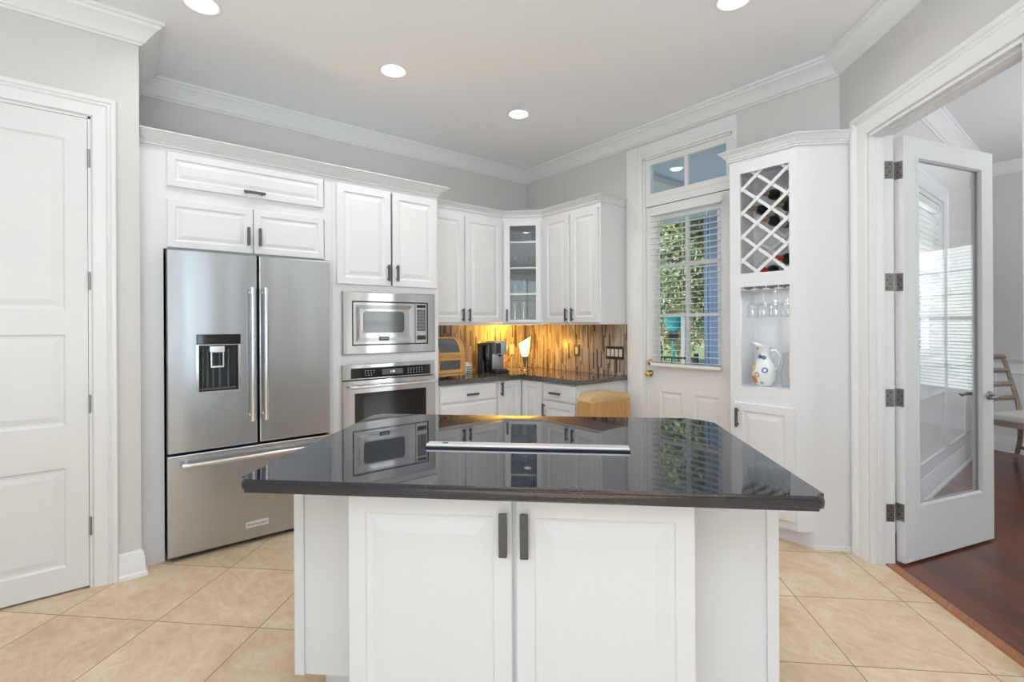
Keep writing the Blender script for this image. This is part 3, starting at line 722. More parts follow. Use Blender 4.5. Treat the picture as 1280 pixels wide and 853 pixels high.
# glass dining door, swung open into the dining room
d3 = thing('door_3', 'white full glass door standing open into the dining room', 'door', (3.445, 0.757, 0), -17.4, None, 'structure')
DL, DH = 0.878, 2.428
m = MB(); m.holed(0, DL, 0.012, DH, 0.122, DL - 0.122, 0.315, 2.318, 0, 0.045, 0.002)
m.build('door_frame', 'door', d3)
m = MB()
for (y, sg) in ((0.0, 1), (0.045, -1)):
    m.sweep([(0.122, 0.315), (DL - 0.122, 0.315), (DL - 0.122, 2.318), (0.122, 2.318)], [(-0.006, -0.001), (-0.004, 0.004), (0.006, 0.004), (0.014, -0.010), (0.014, -0.016), (0, -0.016)], lambda u, v, n: (u, y - sg * n, v), closed=True)
m.build('glazing_bead', 'door', d3)
MB().box(0.124, DL - 0.124, 0.0195, 0.0255, 0.317, 2.316).build('pane', 'glass', d3)
def lever(y, sg, side):
    m = MB(); x, z = DL - 0.052, 0.914
    m.cyl((x, y, z), (x, y - sg * 0.010, z), 0.029, 24, 0.026); m.cyl((x, y - sg * 0.010, z), (x, y - sg * 0.048, z), 0.010, 14)
    m.tube([(x - side * 0.006, y - sg * 0.048, z), (x + side * 0.02, y - sg * 0.053, z + 0.003), (x + side * 0.05, y - sg * 0.054, z - 0.002), (x + side * 0.085, y - sg * 0.052, z - 0.006), (x + side * 0.112, y - sg * 0.050, z + 0.003)], [0.011, 0.011, 0.009, 0.008, 0.006], 10)
    return m.build('handle', 'nickel', d3, 45)
lever(0.0, 1, -1); lever(0.045, -1, -1)
def plate_hinge(z):
    m = MB(); h = 0.10
    # knuckle between jamb and leaf; plates on leaf edge (x=0) and on the jamb face
    hx, hy = -0.016, 0.047
    m.box(-0.0025, 0.0, 0.003, 0.043, z - h / 2, z + h / 2, 0.001)
    for k in range(5): m.cyl((hx, hy, z - h / 2 + h * k / 5 + 0.0008), (hx, hy, z - h / 2 + h * (k + 1) / 5 - 0.0008), 0.0065, 12)
    m.cyl((hx, hy, z + h / 2), (hx, hy, z + h / 2 + 0.004), 0.005, 10); m.cyl((hx, hy, z - h / 2 - 0.004), (hx, hy, z - h / 2), 0.005, 10)
    m.box(-0.014, 0.0, 0.042, 0.045, z - h / 2, z + h / 2)
    L = d3.matrix_basis.inverted() @ frameC()
    m.T = L; m.box(OC0 + 0.015, OC0 + 0.0175, 0.078, 0.122, z - h / 2, z + h / 2, 0.001)
    return m.build('hinge', 'nickel', d3)
bpy.context.view_layer.update()
for z in (2.235, 1.60, 0.945, 0.295):
    hg = plate_hinge(z)
    m = MB()
    for (yy, zz) in ((0.014, -0.032), (0.030, -0.012), (0.014, 0.012), (0.030, 0.032)): m.cyl((-0.0025, yy, z + zz), (-0.0034, yy, z + zz), 0.0038, 10)
    m.T = d3.matrix_basis.inverted() @ frameC()
    for (yy, zz) in ((0.088, -0.032), (0.104, -0.012), (0.088, 0.012), (0.104, 0.032)): m.cyl((OC0 + 0.0175, yy, z + zz), (OC0 + 0.0184, yy, z + zz), 0.0038, 10)
    m.build('screw', 'ink', hg)

# windows: framed sashes with muntins; frame local: x right, y into wall
def window(name, label, loc, rz, wd, z0, z1, cols, rows, blind=False, depth=0.14, casing=True, meet=True, tilt=0.0):
    t = thing(name, label, 'window', loc, rz, None, 'structure')
    m = MB()
    m.box(0, 0.03, 0.0, depth, z0, z1).box(wd - 0.03, wd, 0, depth, z0, z1).box(0.03, wd - 0.03, 0, depth, z0, z0 + 0.03).box(0.03, wd - 0.03, 0, depth, z1 - 0.03, z1)
    ys = depth - 0.06
    m.holed(0.03, wd - 0.03, z0 + 0.03, z1 - 0.03, 0.075, wd - 0.075, z0 + 0.085, z1 - 0.075, ys, 0.035)
    a0, a1, b0, b1 = 0.075, wd - 0.075, z0 + 0.085, z1 - 0.075
    for k in range(1, cols): x = a0 + (a1 - a0) * k / cols; m.box(x - 0.010, x + 0.010, ys + 0.004, ys + 0.03, b0, b1)
    for k in range(1, rows):
        z = b0 + (b1 - b0) * k / rows; hw = 0.024 if meet and k * 2 == rows else 0.010
        m.box(a0, a1, ys + 0.003, ys + 0.031, z - hw, z + hw)
    m.build('window_frame', 'trim', t)
    MB().box(0.07, wd - 0.07, ys + 0.015, ys + 0.020, z0 + 0.08, z1 - 0.07).build('pane', 'glass', t)
    if casing:
        m = MB(); m.sweep([(0, z0), (0, z1), (wd, z1), (wd, z0)], [(0.004, 0), (0.004, 0.012), (0.09, 0.02), (0.105, 0.028), (0.12, 0.026), (0.12, 0)], lambda u, v, n: (u, -n, v))
        m.box(-0.13, wd + 0.13, -0.05, 0.0, z0 - 0.03, z0, 0.004); m.box(-0.11, wd + 0.11, -0.018, 0.0, z0 - 0.12, z0 - 0.03, 0.003)
        m.build('casing', 'trim', t)
    if blind:
        m = MB(); n = int((z1 - z0 - 0.12) / 0.044)
        for k in range(n):
            z = z0 + 0.05 + k * 0.044
            m.T = Matrix.Translation((0, 0.035, z)) @ Matrix.Rotation(R(tilt), 4, 'X')
            m.box(0.036, wd - 0.036, -0.024, 0.024, -0.0013, 0.0013)
        m.T = None
        m.build('blind_slats', 'whiteplastic', t)
        MB().box(0.034, wd - 0.034, 0.008, 0.06, z1 - 0.085, z1 - 0.032, 0.003).build('blind_headrail', 'whiteplastic', t)
    return t
window('window_2', 'dining room window with white slatted blind behind the glass door', (DW0, 0.95, 0), 0, DW1 - DW0, DWB, DWT, 2, 4, True, tilt=-22)
window('window_3', 'tall dining window with blind reflected in the glass door', (7.25, DV1, 0), -90, DV1 - DV0, DVB, DVT, 3, 6, True, tilt=12)
for i, (a, b) in enumerate(REAR_WIN):
    window('window_%d' % (4 + i), 'tall living room window behind the viewpoint, %s' % ('nearest the left corner', 'in the middle of the wall', 'nearest the right corner')[i], (b, -4.5, 0), 180, b - a, 0.35, 2.65, 2, 4)
window('window_8', 'unseen dining room window added to brighten the glass door', (5.5, -4.5, 0), 180, 1.8, 0.42, 2.44, 3, 6)  # unseen window, added for its light on the glass door
window('window_7', 'wide living room window in the far left wall', (-3.2, -3.2, 0), 90, 3.2, 0.35, 2.65, 5, 4)

# ------------------------------------------------------------------ tall cabinets on the back wall
FY = 3.50      # frame plane; doors stand 2 cm proud
def cab_crown(name, label, path, z0, h, out, rope=True):
    """moulding that tops a run of cabinets; path keeps the room on its right"""
    t = thing(name, label, 'cabinet crown', (path[0][0], path[0][1], z0))
    ox, oy = path[0]
    prof = [(0.002, 0), (-0.008, 0), (-0.010, h * 0.14), (-0.014, h * 0.2), (-0.014, h * 0.36), (-0.022, h * 0.42), (-0.3 * out - 0.01, h * 0.55), (-0.75 * out, h * 0.80), (-0.85 * out, h * 0.84), (-0.85 * out, h * 0.9), (-out, h * 0.92), (-out, h), (0.002, h)]
    P = [(x - ox, y - oy) for x, y in path]
    MB().sweep(P, prof, XYZ).build('moulding', 'cab', t, 25)
    if rope:
        m = MB()
        for (a, b) in zip(P, P[1:]):
            a, b = Vector(a), Vector(b); d = (b - a); L = d.length; d.normalize(); nrm = Vector((d.y, -d.x))
            k = 0.0
            while k < L - 0.012:
                p = a + d * (k + 0.006) + nrm * 0.015
                q0 = Vector((p.x - d.x * 0.007, p.y - d.y * 0.007, h * 0.20)); q1 = Vector((p.x + d.x * 0.007, p.y + d.y * 0.007, h * 0.36))
                m.cyl(q0, q1, 0.0048, 6); k += 0.0135
        m.build('rope_bead', 'cab', t)
    return t
fc = thing('refrigerator_cabinet', 'tall white cabinet surround framing the steel refrigerator', 'cabinet', (0.10, FY, 0))
m = MB(); X0 = 0.10
m.box(0.0, 0.112, 0, 0.02, 0, 2.42).box(0.095, 0.112, 0.02, 0.605, 0, 2.42).box(0, 0.015, 0.02, 0.605, 0, 2.42)       # left filler and panel
m.box(1.056, 1.089, 0, 0.605, 0, 2.42)                                                                            # right panel
m.box(0.112, 1.056, 0, 0.605, 1.828, 1.846).box(0.112, 1.056, 0, 0.605, 2.40, 2.42).box(0.132, 1.036, 0, 0.02, 2.112, 2.20).box(0.112, 1.056, 0.58, 0.605, 1.846, 2.40)
m.box(0.112, 0.132, 0, 0.02, 1.846, 2.40).box(1.036, 1.056, 0, 0.02, 1.846, 2.40)
m.build('body', 'cab', fc)
fp = cab_door(fc, 0.129, 1.027, 2.194, 2.396, -0.02, RAISED_S, 'flap_door'); pull_h(fp, 0.526, 0.651, 2.222, -0.02)
da = cab_door(fc, 0.129, 0.582, 1.834, 2.120, -0.02, RAISED_S); pull_v(da, 0.552, 1.882, 1.998, -0.02, 0.018)
db = cab_door(fc, 0.586, 1.027, 1.834, 2.120, -0.02, RAISED_S); pull_v(db, 0.618, 1.882, 1.998, -0.02, 0.018)
ov = thing('oven_cabinet', 'tall white cabinet tower holding the microwave and wall oven', 'cabinet', (1.190, FY, 0))
m = MB(); TWD = 0.856
m.box(0, 0.02, 0, 0.605, 0.0, 2.42).box(TWD - 0.02, TWD, 0, 0.605, 0.0, 2.42).box(0.02, TWD - 0.02, 0.585, 0.605, 0.0, 2.42)
m.box(0.02, TWD - 0.02, 0.021, 0.585, 2.40, 2.42).box(0.062, TWD - 0.05, 0, 0.02, 1.615, 1.672).box(0.02, TWD - 0.02, 0.02, 0.585, 1.625, 1.645)
m.box(0.062, TWD - 0.05, 0, 0.02, 1.085, 1.162).box(0.02, TWD - 0.02, 0.02, 0.585, 1.112, 1.135)
m.box(0.062, TWD - 0.05, 0, 0.02, 0.30, 0.372).box(0.02, TWD - 0.02, 0.02, 0.585, 0.335, 0.355).box(0.02, TWD - 0.02, 0.05, 0.07, 0, 0.10)
m.box(0.02, 0.062, 0, 0.02, 0.10, 2.38).box(TWD - 0.05, TWD - 0.02, 0, 0.02, 0.10, 2.38).box(0.02, TWD - 0.02, 0, 0.02, 2.38, 2.42)
m.build('body', 'cab', ov)
da = cab_door(ov, 0.026, 0.439, 1.670, 2.390, -0.02); pull_v(da, 0.412, 1.706, 1.830, -0.02)
db = cab_door(ov, 0.453, 0.838, 1.670, 2.390, -0.02); pull_v(db, 0.484, 1.708, 1.832, -0.02)
dr = cab_door(ov, 0.026, 0.838, 0.115, 0.315, -0.02, RAISED_S, 'drawer'); pull_h(dr, 0.36, 0.50, 0.215, -0.02)
cab_crown('cabinet_crown', 'white rope beaded crown along the tall cabinets over the refrigerator', [(0.102, FY - 0.003), (2.048, FY - 0.003), (2.048, 4.107)], 2.421, 0.072, 0.075)

# refrigerator
fr = thing('refrigerator', 'stainless french door refrigerator with water dispenser', 'refrigerator', (0.221, 3.43, 0))
FW = 0.927
MB().box(0.004, FW - 0.004, 0.075, 0.645, 0.05, 1.805).build('case', 'black', fr)
DX0, DX1, DZ0, DZ1 = 0.152, 0.368, 0.975, 1.258
dl = MB().holed(0.0, 0.4705, 0.632, 1.818, DX0, DX1, DZ0, DZ1, 0, 0.07, 0.006).build('door', 'steel', fr)
drr = MB().panel(0.4825, FW, 0.632, 1.818, 0, 0.07, [(0, 0.008), (0.003, 0.002), (0.008, 0)]).build('door', 'steel', fr)
dw = MB().panel(0.0, FW, 0.030, 0.620, 0, 0.07, [(0, 0.008), (0.003, 0.002), (0.008, 0)]).build('freezer_drawer', 'steel', fr)
def bar_handle(parent, p0, p1, y, r=0.0140):
    p0, p1 = Vector(p0), Vector(p1); d = (p1 - p0).normalized(); m = MB()
    m.cyl(p0 + Vector((0, y, 0)), p1 + Vector((0, y, 0)), r, 20)
    for p, s in ((p0, 1), (p1, -1)):
        c = p + d * s * 0.02
        m.cyl(c, c + Vector((0, y, 0)), 0.0095, 14)
        e = p + Vector((0, y, 0)); m.cyl(e - d * s * 0.008, e + d * s * 0.03, r + 0.003, 20)
    o = m.build('handle', 'chrome', parent, 40); o['label'] = 'round polished steel bar handle'; return o
bar_handle(dl, (0.436, 0, 0.79), (0.436, 0, 1.605), -0.055); bar_handle(drr, (0.512, 0, 0.79), (0.512, 0, 1.605), -0.055)
bar_handle(dw, (0.075, 0, 0.563), (FW - 0.075, 0, 0.563), -0.055)
dp = MB(); dp.box(DX0 + 0.002, DX1 - 0.002, 0.060, 0.068, DZ0, DZ1)
dp.box(DX0, DX0 + 0.006, 0.004, 0.066, DZ0, DZ1).box(DX1 - 0.006, DX1, 0.004, 0.066, DZ0, DZ1).box(DX0 + 0.006, DX1 - 0.006, 0.004, 0.066, DZ1 - 0.006, DZ1).box(DX0 + 0.006, DX1 - 0.006, 0.004, 0.066, DZ0, DZ0 + 0.012)
dpo = dp.build('water_dispenser', 'black', dl); dpo['label'] = 'black recessed water and ice dispenser'
m = MB(); m.box(DX0 - 0.007, DX1 + 0.009, -0.006, 0.0005, DZ1 + 0.002, DZ1 + 0.064, 0.004); m.build('control_strip', 'blackglass', dpo)
m = MB(); m.holed(DX0 - 0.010, DX1 + 0.010, DZ0 - 0.010, DZ1 + 0.004, DX0 + 0.004, DX1 - 0.004, DZ0 + 0.006, DZ1 - 0.001, -0.003, 0.004, 0.001); m.build('bezel', 'chrome', dpo)
m = MB(); cx = (DX0 + DX1) / 2 - 0.006
m.box(cx - 0.040, cx + 0.040, 0.012, 0.05, DZ1 - 0.045, DZ1 - 0.006, 0.003)
m.holed(cx - 0.037, cx + 0.037, DZ1 - 0.140, DZ1 - 0.040, cx - 0.028, cx + 0.028, DZ1 - 0.128, DZ1 - 0.046, 0.014, 0.012, 0.002); m.build('paddle', 'chrome', dpo)
m = MB()
for x in (DX0 + 0.03, DX0 + 0.055, DX0 + 0.085, DX0 + 0.12, DX1 - 0.05): m.cyl((x, 0.054, DZ0 + 0.02), (x, 0.054, DZ1 - 0.03), 0.007, 10)
m.box(DX0 + 0.012, DX1 - 0.012, 0.012, 0.055, DZ0 + 0.012, DZ0 + 0.022, 0.002); m.build('drip_tray', 'greykey', dpo)
pl = MB().box(0.400, 0.530, -0.003, 0.0, 0.104, 0.142, 0.001).build('nameplate', 'label', dw)
text('KitchenAid', 0.022, 'lettering', 'ink', pl, 0.411, -0.0032, 0.115, 0.108)
for x in (0.05, FW - 0.05): MB().cyl((x, 0.05, 0.0), (x, 0.05, 0.052), 0.018, 14).build('foot', 'greykey', fr)
MB().box(0.02, FW - 0.02, 0.09, 0.11, 0.012, 0.052).build('grille', 'black', fr)

# microwave (frame local to its lower left front corner)
mw = thing('microwave', 'built in steel microwave above the wall oven', 'microwave', (1.252, 3.478, 1.160))
MW, MH = 0.757, 0.460
MB().holed(0, MW, 0, MH, 0.070, MW - 0.068, 0.064, MH - 0.068, 0, 0.022, 0.006).build('trim_kit', 'steel2', mw)
MB().box(0.066, MW - 0.064, 0.014, 0.40, 0.060, MH - 0.064).build('case', 'black', mw)
a0, a1, b0, b1 = 0.079, 0.577, 0.071, MH - 0.076
wx0, wx1, wz0, wz1 = 0.153, 0.481, 0.157, 0.318
def rrect(x0, x1, z0, z1, r, n=6):
    P = []
    for (cx, cz, a) in ((x1 - r, z0 + r, -90), (x1 - r, z1 - r, 0), (x0 + r, z1 - r, 90), (x0 + r, z0 + r, 180)):
        for k in range(n + 1): t = R(a + 90 * k / n); P.append((cx + r * math.cos(t), cz + r * math.sin(t)))
    return P
m = MB()
md = MB().panel(a0, a1, b0, b1, 0.002, 0.012, [(0, 0.003), (0.003, 0), (0.020, 0.0), (0.050, 0.004)]).build('door', 'steel2', mw)
m = MB(); m.prism(rrect(wx0 - 0.006, wx1 + 0.006, wz0 - 0.006, wz1 + 0.006, 0.030), 0.0, -0.006, lambda u, v, n: (u, 0.006 + n, v)); m.build('window_bezel', 'steel2', md, 40)
m = MB(); m.prism(rrect(wx0, wx1, wz0, wz1, 0.026), 0.0, -0.0075, lambda u, v, n: (u, 0.006 + n, v)); m.build('window', 'greyglass', md)
bd = MB().box(0.279, 0.356, 0.001, 0.006, 0.098, 0.128, 0.001).build('badge', 'ink', md)
text('VIKING', 0.02, 'lettering', 'label', bd, 0.286, 0.0009, 0.108, 0.063)
cp = MB().panel(0.580, MW - 0.076, b0, b1, 0.002, 0.012, [(0, 0.003), (0.003, 0)]).build('control_panel', 'steel2', mw)
k0, k1 = 0.592, MW - 0.088
MB().box(k0, k1, 0.000, 0.003, 0.350, 0.372, 0.001).build('display', 'blackglass', cp)
m = MB()
for r_ in range(7):
    for c in range(3): m.box(k0 + (k1 - k0) * c / 3 + 0.001, k0 + (k1 - k0) * (c + 1) / 3 - 0.001, 0.0005, 0.003, 0.166 + r_ * 0.0245, 0.166 + r_ * 0.0245 + 0.0225, 0.0008)
m.build('keypad', 'greykey', cp)
MB().box(k0, k1, 0.000, 0.003, 0.098, 0.132, 0.001).build('button', 'black', cp)

# wall oven
wo = thing('built_in_oven', 'stainless wall oven with black control strip below the microwave', 'oven', (1.247, 3.474, 0.372))
OW, OH = 0.752, 0.716
MB().box(0.02, OW - 0.02, 0.03, 0.55, 0.0, OH - 0.02).build('case', 'black', wo)
MB().panel(0, OW, 0.604, OH, 0.0, 0.025, [(0, 0.004), (0.003, 0)]).build('control_panel', 'steel2', wo)
cpn = MB().box(0.063, OW - 0.043, -0.003, 0.002, 0.613, 0.688, 0.001).build('control_glass', 'blackglass', wo)
MB().box(0.300, 0.470, -0.0036, -0.0028, 0.630, 0.672).build('display', 'greykey', cpn)
text('1:30', 0.022, 'lettering', 'display', cpn, 0.368, -0.0037, 0.644, 0.034)
m = MB()
for (x, z) in [(0.165 + 0.022 * i, 0.664) for i in range(4)] + [(0.165 + 0.022 * i, 0.648) for i in range(4)] + [(0.170 + 0.022 * i, 0.632) for i in range(3)]: m.box(x, x + 0.009, -0.0036, -0.0028, z, z + 0.004)
m.build('key_marks', 'label', cpn); m = MB()
for i in range(6):
    for j in range(3): m.box(0.510 + i * 0.024, 0.519 + i * 0.024, -0.0036, -0.0028, 0.632 + j * 0.016, 0.636 + j * 0.016)
m.build('key_marks', 'label', cpn)
od = MB().holed(0, OW, 0.0, 0.598, 0.086, OW - 0.086, 0.13, 0.506, -0.010, 0.035, 0.005).build('door', 'steel2', wo)
MB().box(0.080, OW - 0.080, 0.0, 0.012, 0.124, 0.512).build('window', 'ovenglass', od)
bar_handle(od, (0.045, -0.010, 0.556), (OW - 0.03, -0.010, 0.556), -0.052, 0.0115)

# ------------------------------------------------------------------ wall cabinets around the corner
UZ0, UZ1 = 1.372, 2.420
ua = thing('wall_cabinet', 'white wall cabinet between the oven tower and glass corner cabinet', 'cabinet', (2.050, 3.79, 0))
WA = 0.893
MB().box(0, WA, 0, 0.318, UZ0, UZ1).build('body', 'cab', ua)
da = cab_door(ua, 0.030, 0.434, 1.394, 2.380, -0.02); pull_v(da, 0.410, 1.406, 1.524, -0.02, 0.018)
db = cab_door(ua, 0.449, 0.874, 1.394, 2.380, -0.02); pull_v(db, 0.480, 1.406, 1.524, -0.02, 0.018)
ub = thing('wall_cabinet', 'white wall cabinet between the glass corner cabinet and exterior door', 'cabinet', (3.22, 3.515, 0), -90)
WB = 0.740
MB().box(0, WB, 0, 0.318, UZ0, UZ1).build('body', 'cab', ub)
da = cab_door(ub, 0.040, 0.376, 1.388, 2.380, -0.02); pull_v(da, 0.346, 1.402, 1.520, -0.02, 0.018)
db = cab_door(ub, 0.398, 0.720, 1.388, 2.380, -0.02); pull_v(db, 0.424, 1.402, 1.520, -0.02, 0.018)
# diagonal corner cabinet, local x along the face, y into the corner
gcx, gcy = (2.945 + 3.22) / 2, (3.79 + 3.515) / 2
gc = thing('corner_cabinet', 'white corner wall cabinet with a glass door and shelves of glassware', 'cabinet', (gcx, gcy, 0), -45)
inv = Matrix.Rotation(R(45), 3, 'Z')
def loc_gc(x, y): v = inv @ Vector((x - gcx, y - gcy, 0)); return (v.x, v.y)
foot = [loc_gc(*p) for p in ((2.9455, 3.79), (3.22, 3.5155), (3.538, 3.5155), (3.538, 4.108), (2.9455, 4.108))]
HW = Vector((2.9455 - 3.22, 3.79 - 3.5155)).length / 2
m = MB()
m.prism(foot, UZ0, UZ0 + 0.02, XYZ); m.prism(foot, UZ1 - 0.03, UZ1, XYZ)
def wall_strip(p, q, t):
    p, q = Vector(p), Vector(q); d = (q - p).normalized(); n = Vector((-d.y, d.x)) * t
    m.prism([tuple(p), tuple(q), tuple(q + n), tuple(p + n)], UZ0 + 0.02, UZ1 - 0.03, XYZ)
for i in range(1, 5): wall_strip(foot[i], foot[(i + 1) % 5], 0.012)
m.box(-HW, -0.140, 0.0, 0.018, UZ0 + 0.02, UZ1 - 0.03).box(0.140, HW, 0.0, 0.018, UZ0 + 0.02, UZ1 - 0.03).box(-0.14, 0.14, 0, 0.018, 2.345, UZ1 - 0.03)
m.build('body', 'cab', gc)
for z in (1.676, 1.932, 2.186):
    m = MB(); fs = [(x * 0.95, 0.024 + (y - 0.0) * 0.93) for x, y in foot]; m.prism(fs, z - 0.010, z + 0.008, XYZ); m.build('shelf', 'cab', gc)
gd = MB().holed(-0.183, 0.183, 1.392, 2.380, -0.122, 0.132, 1.424, 2.336, -0.02, 0.02, 0.004).build('glass_door', 'cab', gc)
MB().box(-0.126, 0.136, -0.010, -0.006, 1.420, 2.340).build('pane', 'glass', gd)
pull_v(gd, -0.150, 1.406, 1.524, -0.02, 0.018)
cab_crown('cabinet_crown', 'white crown along the lower wall cabinets around the corner', [(2.115, 3.787), (2.944, 3.787), (3.217, 3.514), (3.217, 2.777), (3.536, 2.777)], 2.421, 0.056, 0.058, False)
# glassware behind the glass door
def gpt(x, y, z): v = Matrix.Rotation(R(-45), 3, 'Z') @ Vector((x, y, 0)); return (gcx + v.x, gcy + v.y, z)
def tumbler(name, r, h, r2=None): 
    r2 = r2 or r * 1.12
    return MB().lathe([(0, 0.0), (r, 0.0), (r2, h), (r2 - 0.002, h), (r - 0.002, 0.008), (0, 0.008)], n=20).build(name, 'tableglass', None, 50)
def goblet(name, k=1.0):
    return MB().lathe([(0, 0), (0.032 * k, 0), (0.032 * k, 0.002), (0.005, 0.007), (0.004, 0.075 * k), (0.012, 0.085 * k), (0.036 * k, 0.115 * k), (0.040 * k, 0.145 * k), (0.034 * k, 0.19 * k), (0.032 * k, 0.19 * k), (0.037 * k, 0.145 * k), (0.032 * k, 0.115 * k), (0, 0.09 * k)], n=20).build(name, 'tableglass', None, 50)
def place(o, p, label, cat, group=None):
    o.location = p; return tag(o, label, cat, group)
G = 'glassware in the corner cabinet'
S1, S2z, S3, S0 = 1.6845, 1.9405, 2.1945, 1.3925
for (x, y, z, lab) in ((-0.078, 0.10, S2z, 'short stemmed glass at the left of the second shelf from top'), (0.035, 0.12, S2z, 'short stemmed glass in the middle of the second shelf from top'), (0.095, 0.10, S2z, 'short stemmed glass at the right of the second shelf from top')):
    place(goblet('stemmed_glass', 0.62), gpt(x, y, z), lab, 'glass', G)
for (x, y, z, lab) in ((-0.06, 0.12, S3, 'small clear tumbler at the left of the topmost glass cabinet shelf'), (0.06, 0.14, S3, 'small clear tumbler at the right of the topmost glass cabinet shelf')):
    place(tumbler('tumbler', 0.030, 0.085), gpt(x, y, z), lab, 'glass', G)
for (x, y, z, r, h, lab) in ((-0.085, 0.10, S1, 0.034, 0.085, 'wide clear tumbler at the left of the third shelf from top'), (0.010, 0.12, S1, 0.028, 0.15, 'tall clear vase in the middle of the third shelf from top')):
    place(tumbler('tumbler' if h < 0.1 else 'glass_vase', r, h), gpt(x, y, z), lab, 'glass' if h < 0.1 else 'vase', G)
for (x, y, r, h, lab) in ((-0.085, 0.10, 0.036, 0.20, 'tall clear tumbler at the left on the cabinet bottom'), (0.0, 0.12, 0.034, 0.21, 'tall clear tumbler in the middle on the cabinet bottom')):
    place(tumbler('tumbler', r, h), gpt(x, y, S0), lab, 'glass', G)
for (x, y, lab) in ((0.075, 0.09, 'stemmed glass left of the pair at the cabinet bottom right'), (0.125, 0.17, 'stemmed glass right of the pair at the cabinet bottom right')):
    place(goblet('stemmed_glass', 0.62), gpt(x, y, S0), lab, 'glass', G)

# ------------------------------------------------------------------ base cabinets, worktop, splashback
BFY = 3.51
ba = thing('base_cabinet', 'white drawer base cabinet beside the oven tower', 'cabinet', (2.050, BFY, 0))
MB().box(0, 0.605, 0.0, 0.595, 0.10, 0.873).box(0, 0.605, 0.07, 0.595, 0, 0.10).build('body', 'cab', ba)
for (z0, z1, rg) in ((0.722, 0.862, SLAB), (0.440, 0.706, SLAB), (0.118, 0.424, SLAB)):
    d = cab_door(ba, 0.008, 0.588, z0, z1, -0.02, rg, 'drawer'); pull_h(d, 0.257, 0.380, (z0 + z1) / 2 - 0.012, -0.02)
BFX = 2.945
bb = thing('base_cabinet', 'white base cabinet with drawer over door under the right worktop', 'cabinet', (BFX, 3.205, 0), -90)
MB().box(0, 0.430, 0, 0.593, 0.10, 0.873).box(0, 0.430, 0.07, 0.593, 0, 0.10).build('body', 'cab', bb)
d = cab_door(bb, 0.010, 0.396, 0.716, 0.862, -0.02, SLAB, 'drawer'); pull_h(d, 0.110, 0.240, 0.782, -0.02)
d = cab_door(bb, 0.010, 0.396, 0.118, 0.704, -0.02); pull_v(d, 0.030, 0.555, 0.680, -0.02, 0.018)
bc = thing('corner_base_cabinet', 'white corner base cabinet with folding doors meeting at the inner corner', 'cabinet', (2.658, BFY, 0))
m = MB(); m.prism([(0, 0.0), (0.287, 0.0), (0.287, -0.302), (0.880, -0.302), (0.880, 0.597), (0, 0.597)], 0.10, 0.873, XYZ)
m.prism([(0.002, 0.07), (0.357, 0.07), (0.357, -0.300), (0.878, -0.300), (0.878, 0.595), (0.002, 0.595)], 0.0, 0.10, XYZ); m.build('body', 'cab', bc)
d = cab_door(bc, 0.006, 0.264, 0.118, 0.866, -0.02); pull_v(d, 0.030, 0.735, 0.860, -0.02, 0.018)
m = MB(); m.T = Matrix.Translation((0.287, -0.022, 0)) @ Matrix.Rotation(R(-90), 4, 'Z'); m.panel(0.004, 0.272, 0.118, 0.866, -0.02, 0.02, RAISED); m.build('door', 'cab', bc)
ct = MB(); ct.prism([(2.051, 4.096), (2.051, 3.472), (2.907, 3.472), (2.907, 2.747), (3.526, 2.747), (3.526, 4.096)], 0.875, 0.915, XYZ, 0.006)
tag(ct.build('worktop', 'granite2', None, 40), 'brown speckled granite worktop running around the corner', 'countertop')
m = MB(); m.box(2.051, 3.538, 4.098, 4.108, 0.9155, 1.371).box(3.528, 3.538, 2.742, 4.098, 0.9155, 1.371)
struct(m.build('wall_backsplash', 'mosaic'), 'mosaic backsplash of narrow upright brown and grey strips', 'backsplash')

# switches and outlet on the splashback
def wallplate(name, label, cat, loc, rz, wd, ht, n, pl='darkplate', sw='ivory', outlet=False):
    t = thing(name, label, cat, loc, rz)
    MB().box(-wd / 2, wd / 2, -0.006, 0, -ht / 2, ht / 2, 0.002).build('plate', pl, t)
    for k in range(n):
        x = (k - (n - 1) / 2) * 0.046
        if outlet:
            m = MB()
            for z in (-0.02, 0.02): m.cyl((x, -0.009, z), (x, -0.004, z), 0.017, 18)
            m.build('socket', sw, t)
        else:
            MB().panel(x - 0.017, x + 0.017, -0.034, 0.034, -0.010, 0.006, [(0, 0.004), (0.003, 0.0)]).build('rocker', sw, t)
    return t
wallplate('light_switch', 'single rocker switch on a dark plate on the right backsplash', 'switch', (3.527, 3.352, 1.117), -90, 0.078, 0.118, 1)
wallplate('light_switch', 'four rocker switches on a dark plate near the exterior door', 'switch', (3.527, 2.882, 1.113), -90, 0.205, 0.118, 4)
wallplate('outlet', 'ivory outlet on the backsplash left of the lit lamp', 'outlet', (3.298, 4.097, 1.112), 0, 0.068, 0.108, 1, 'ivory', 'ivory', True)

# things on the worktop
CT = 0.9155
bx = thing('bread_box', 'two tier honey bamboo bread box with curved front beside the oven tower', 'bread box', (2.062, 3.58, CT))
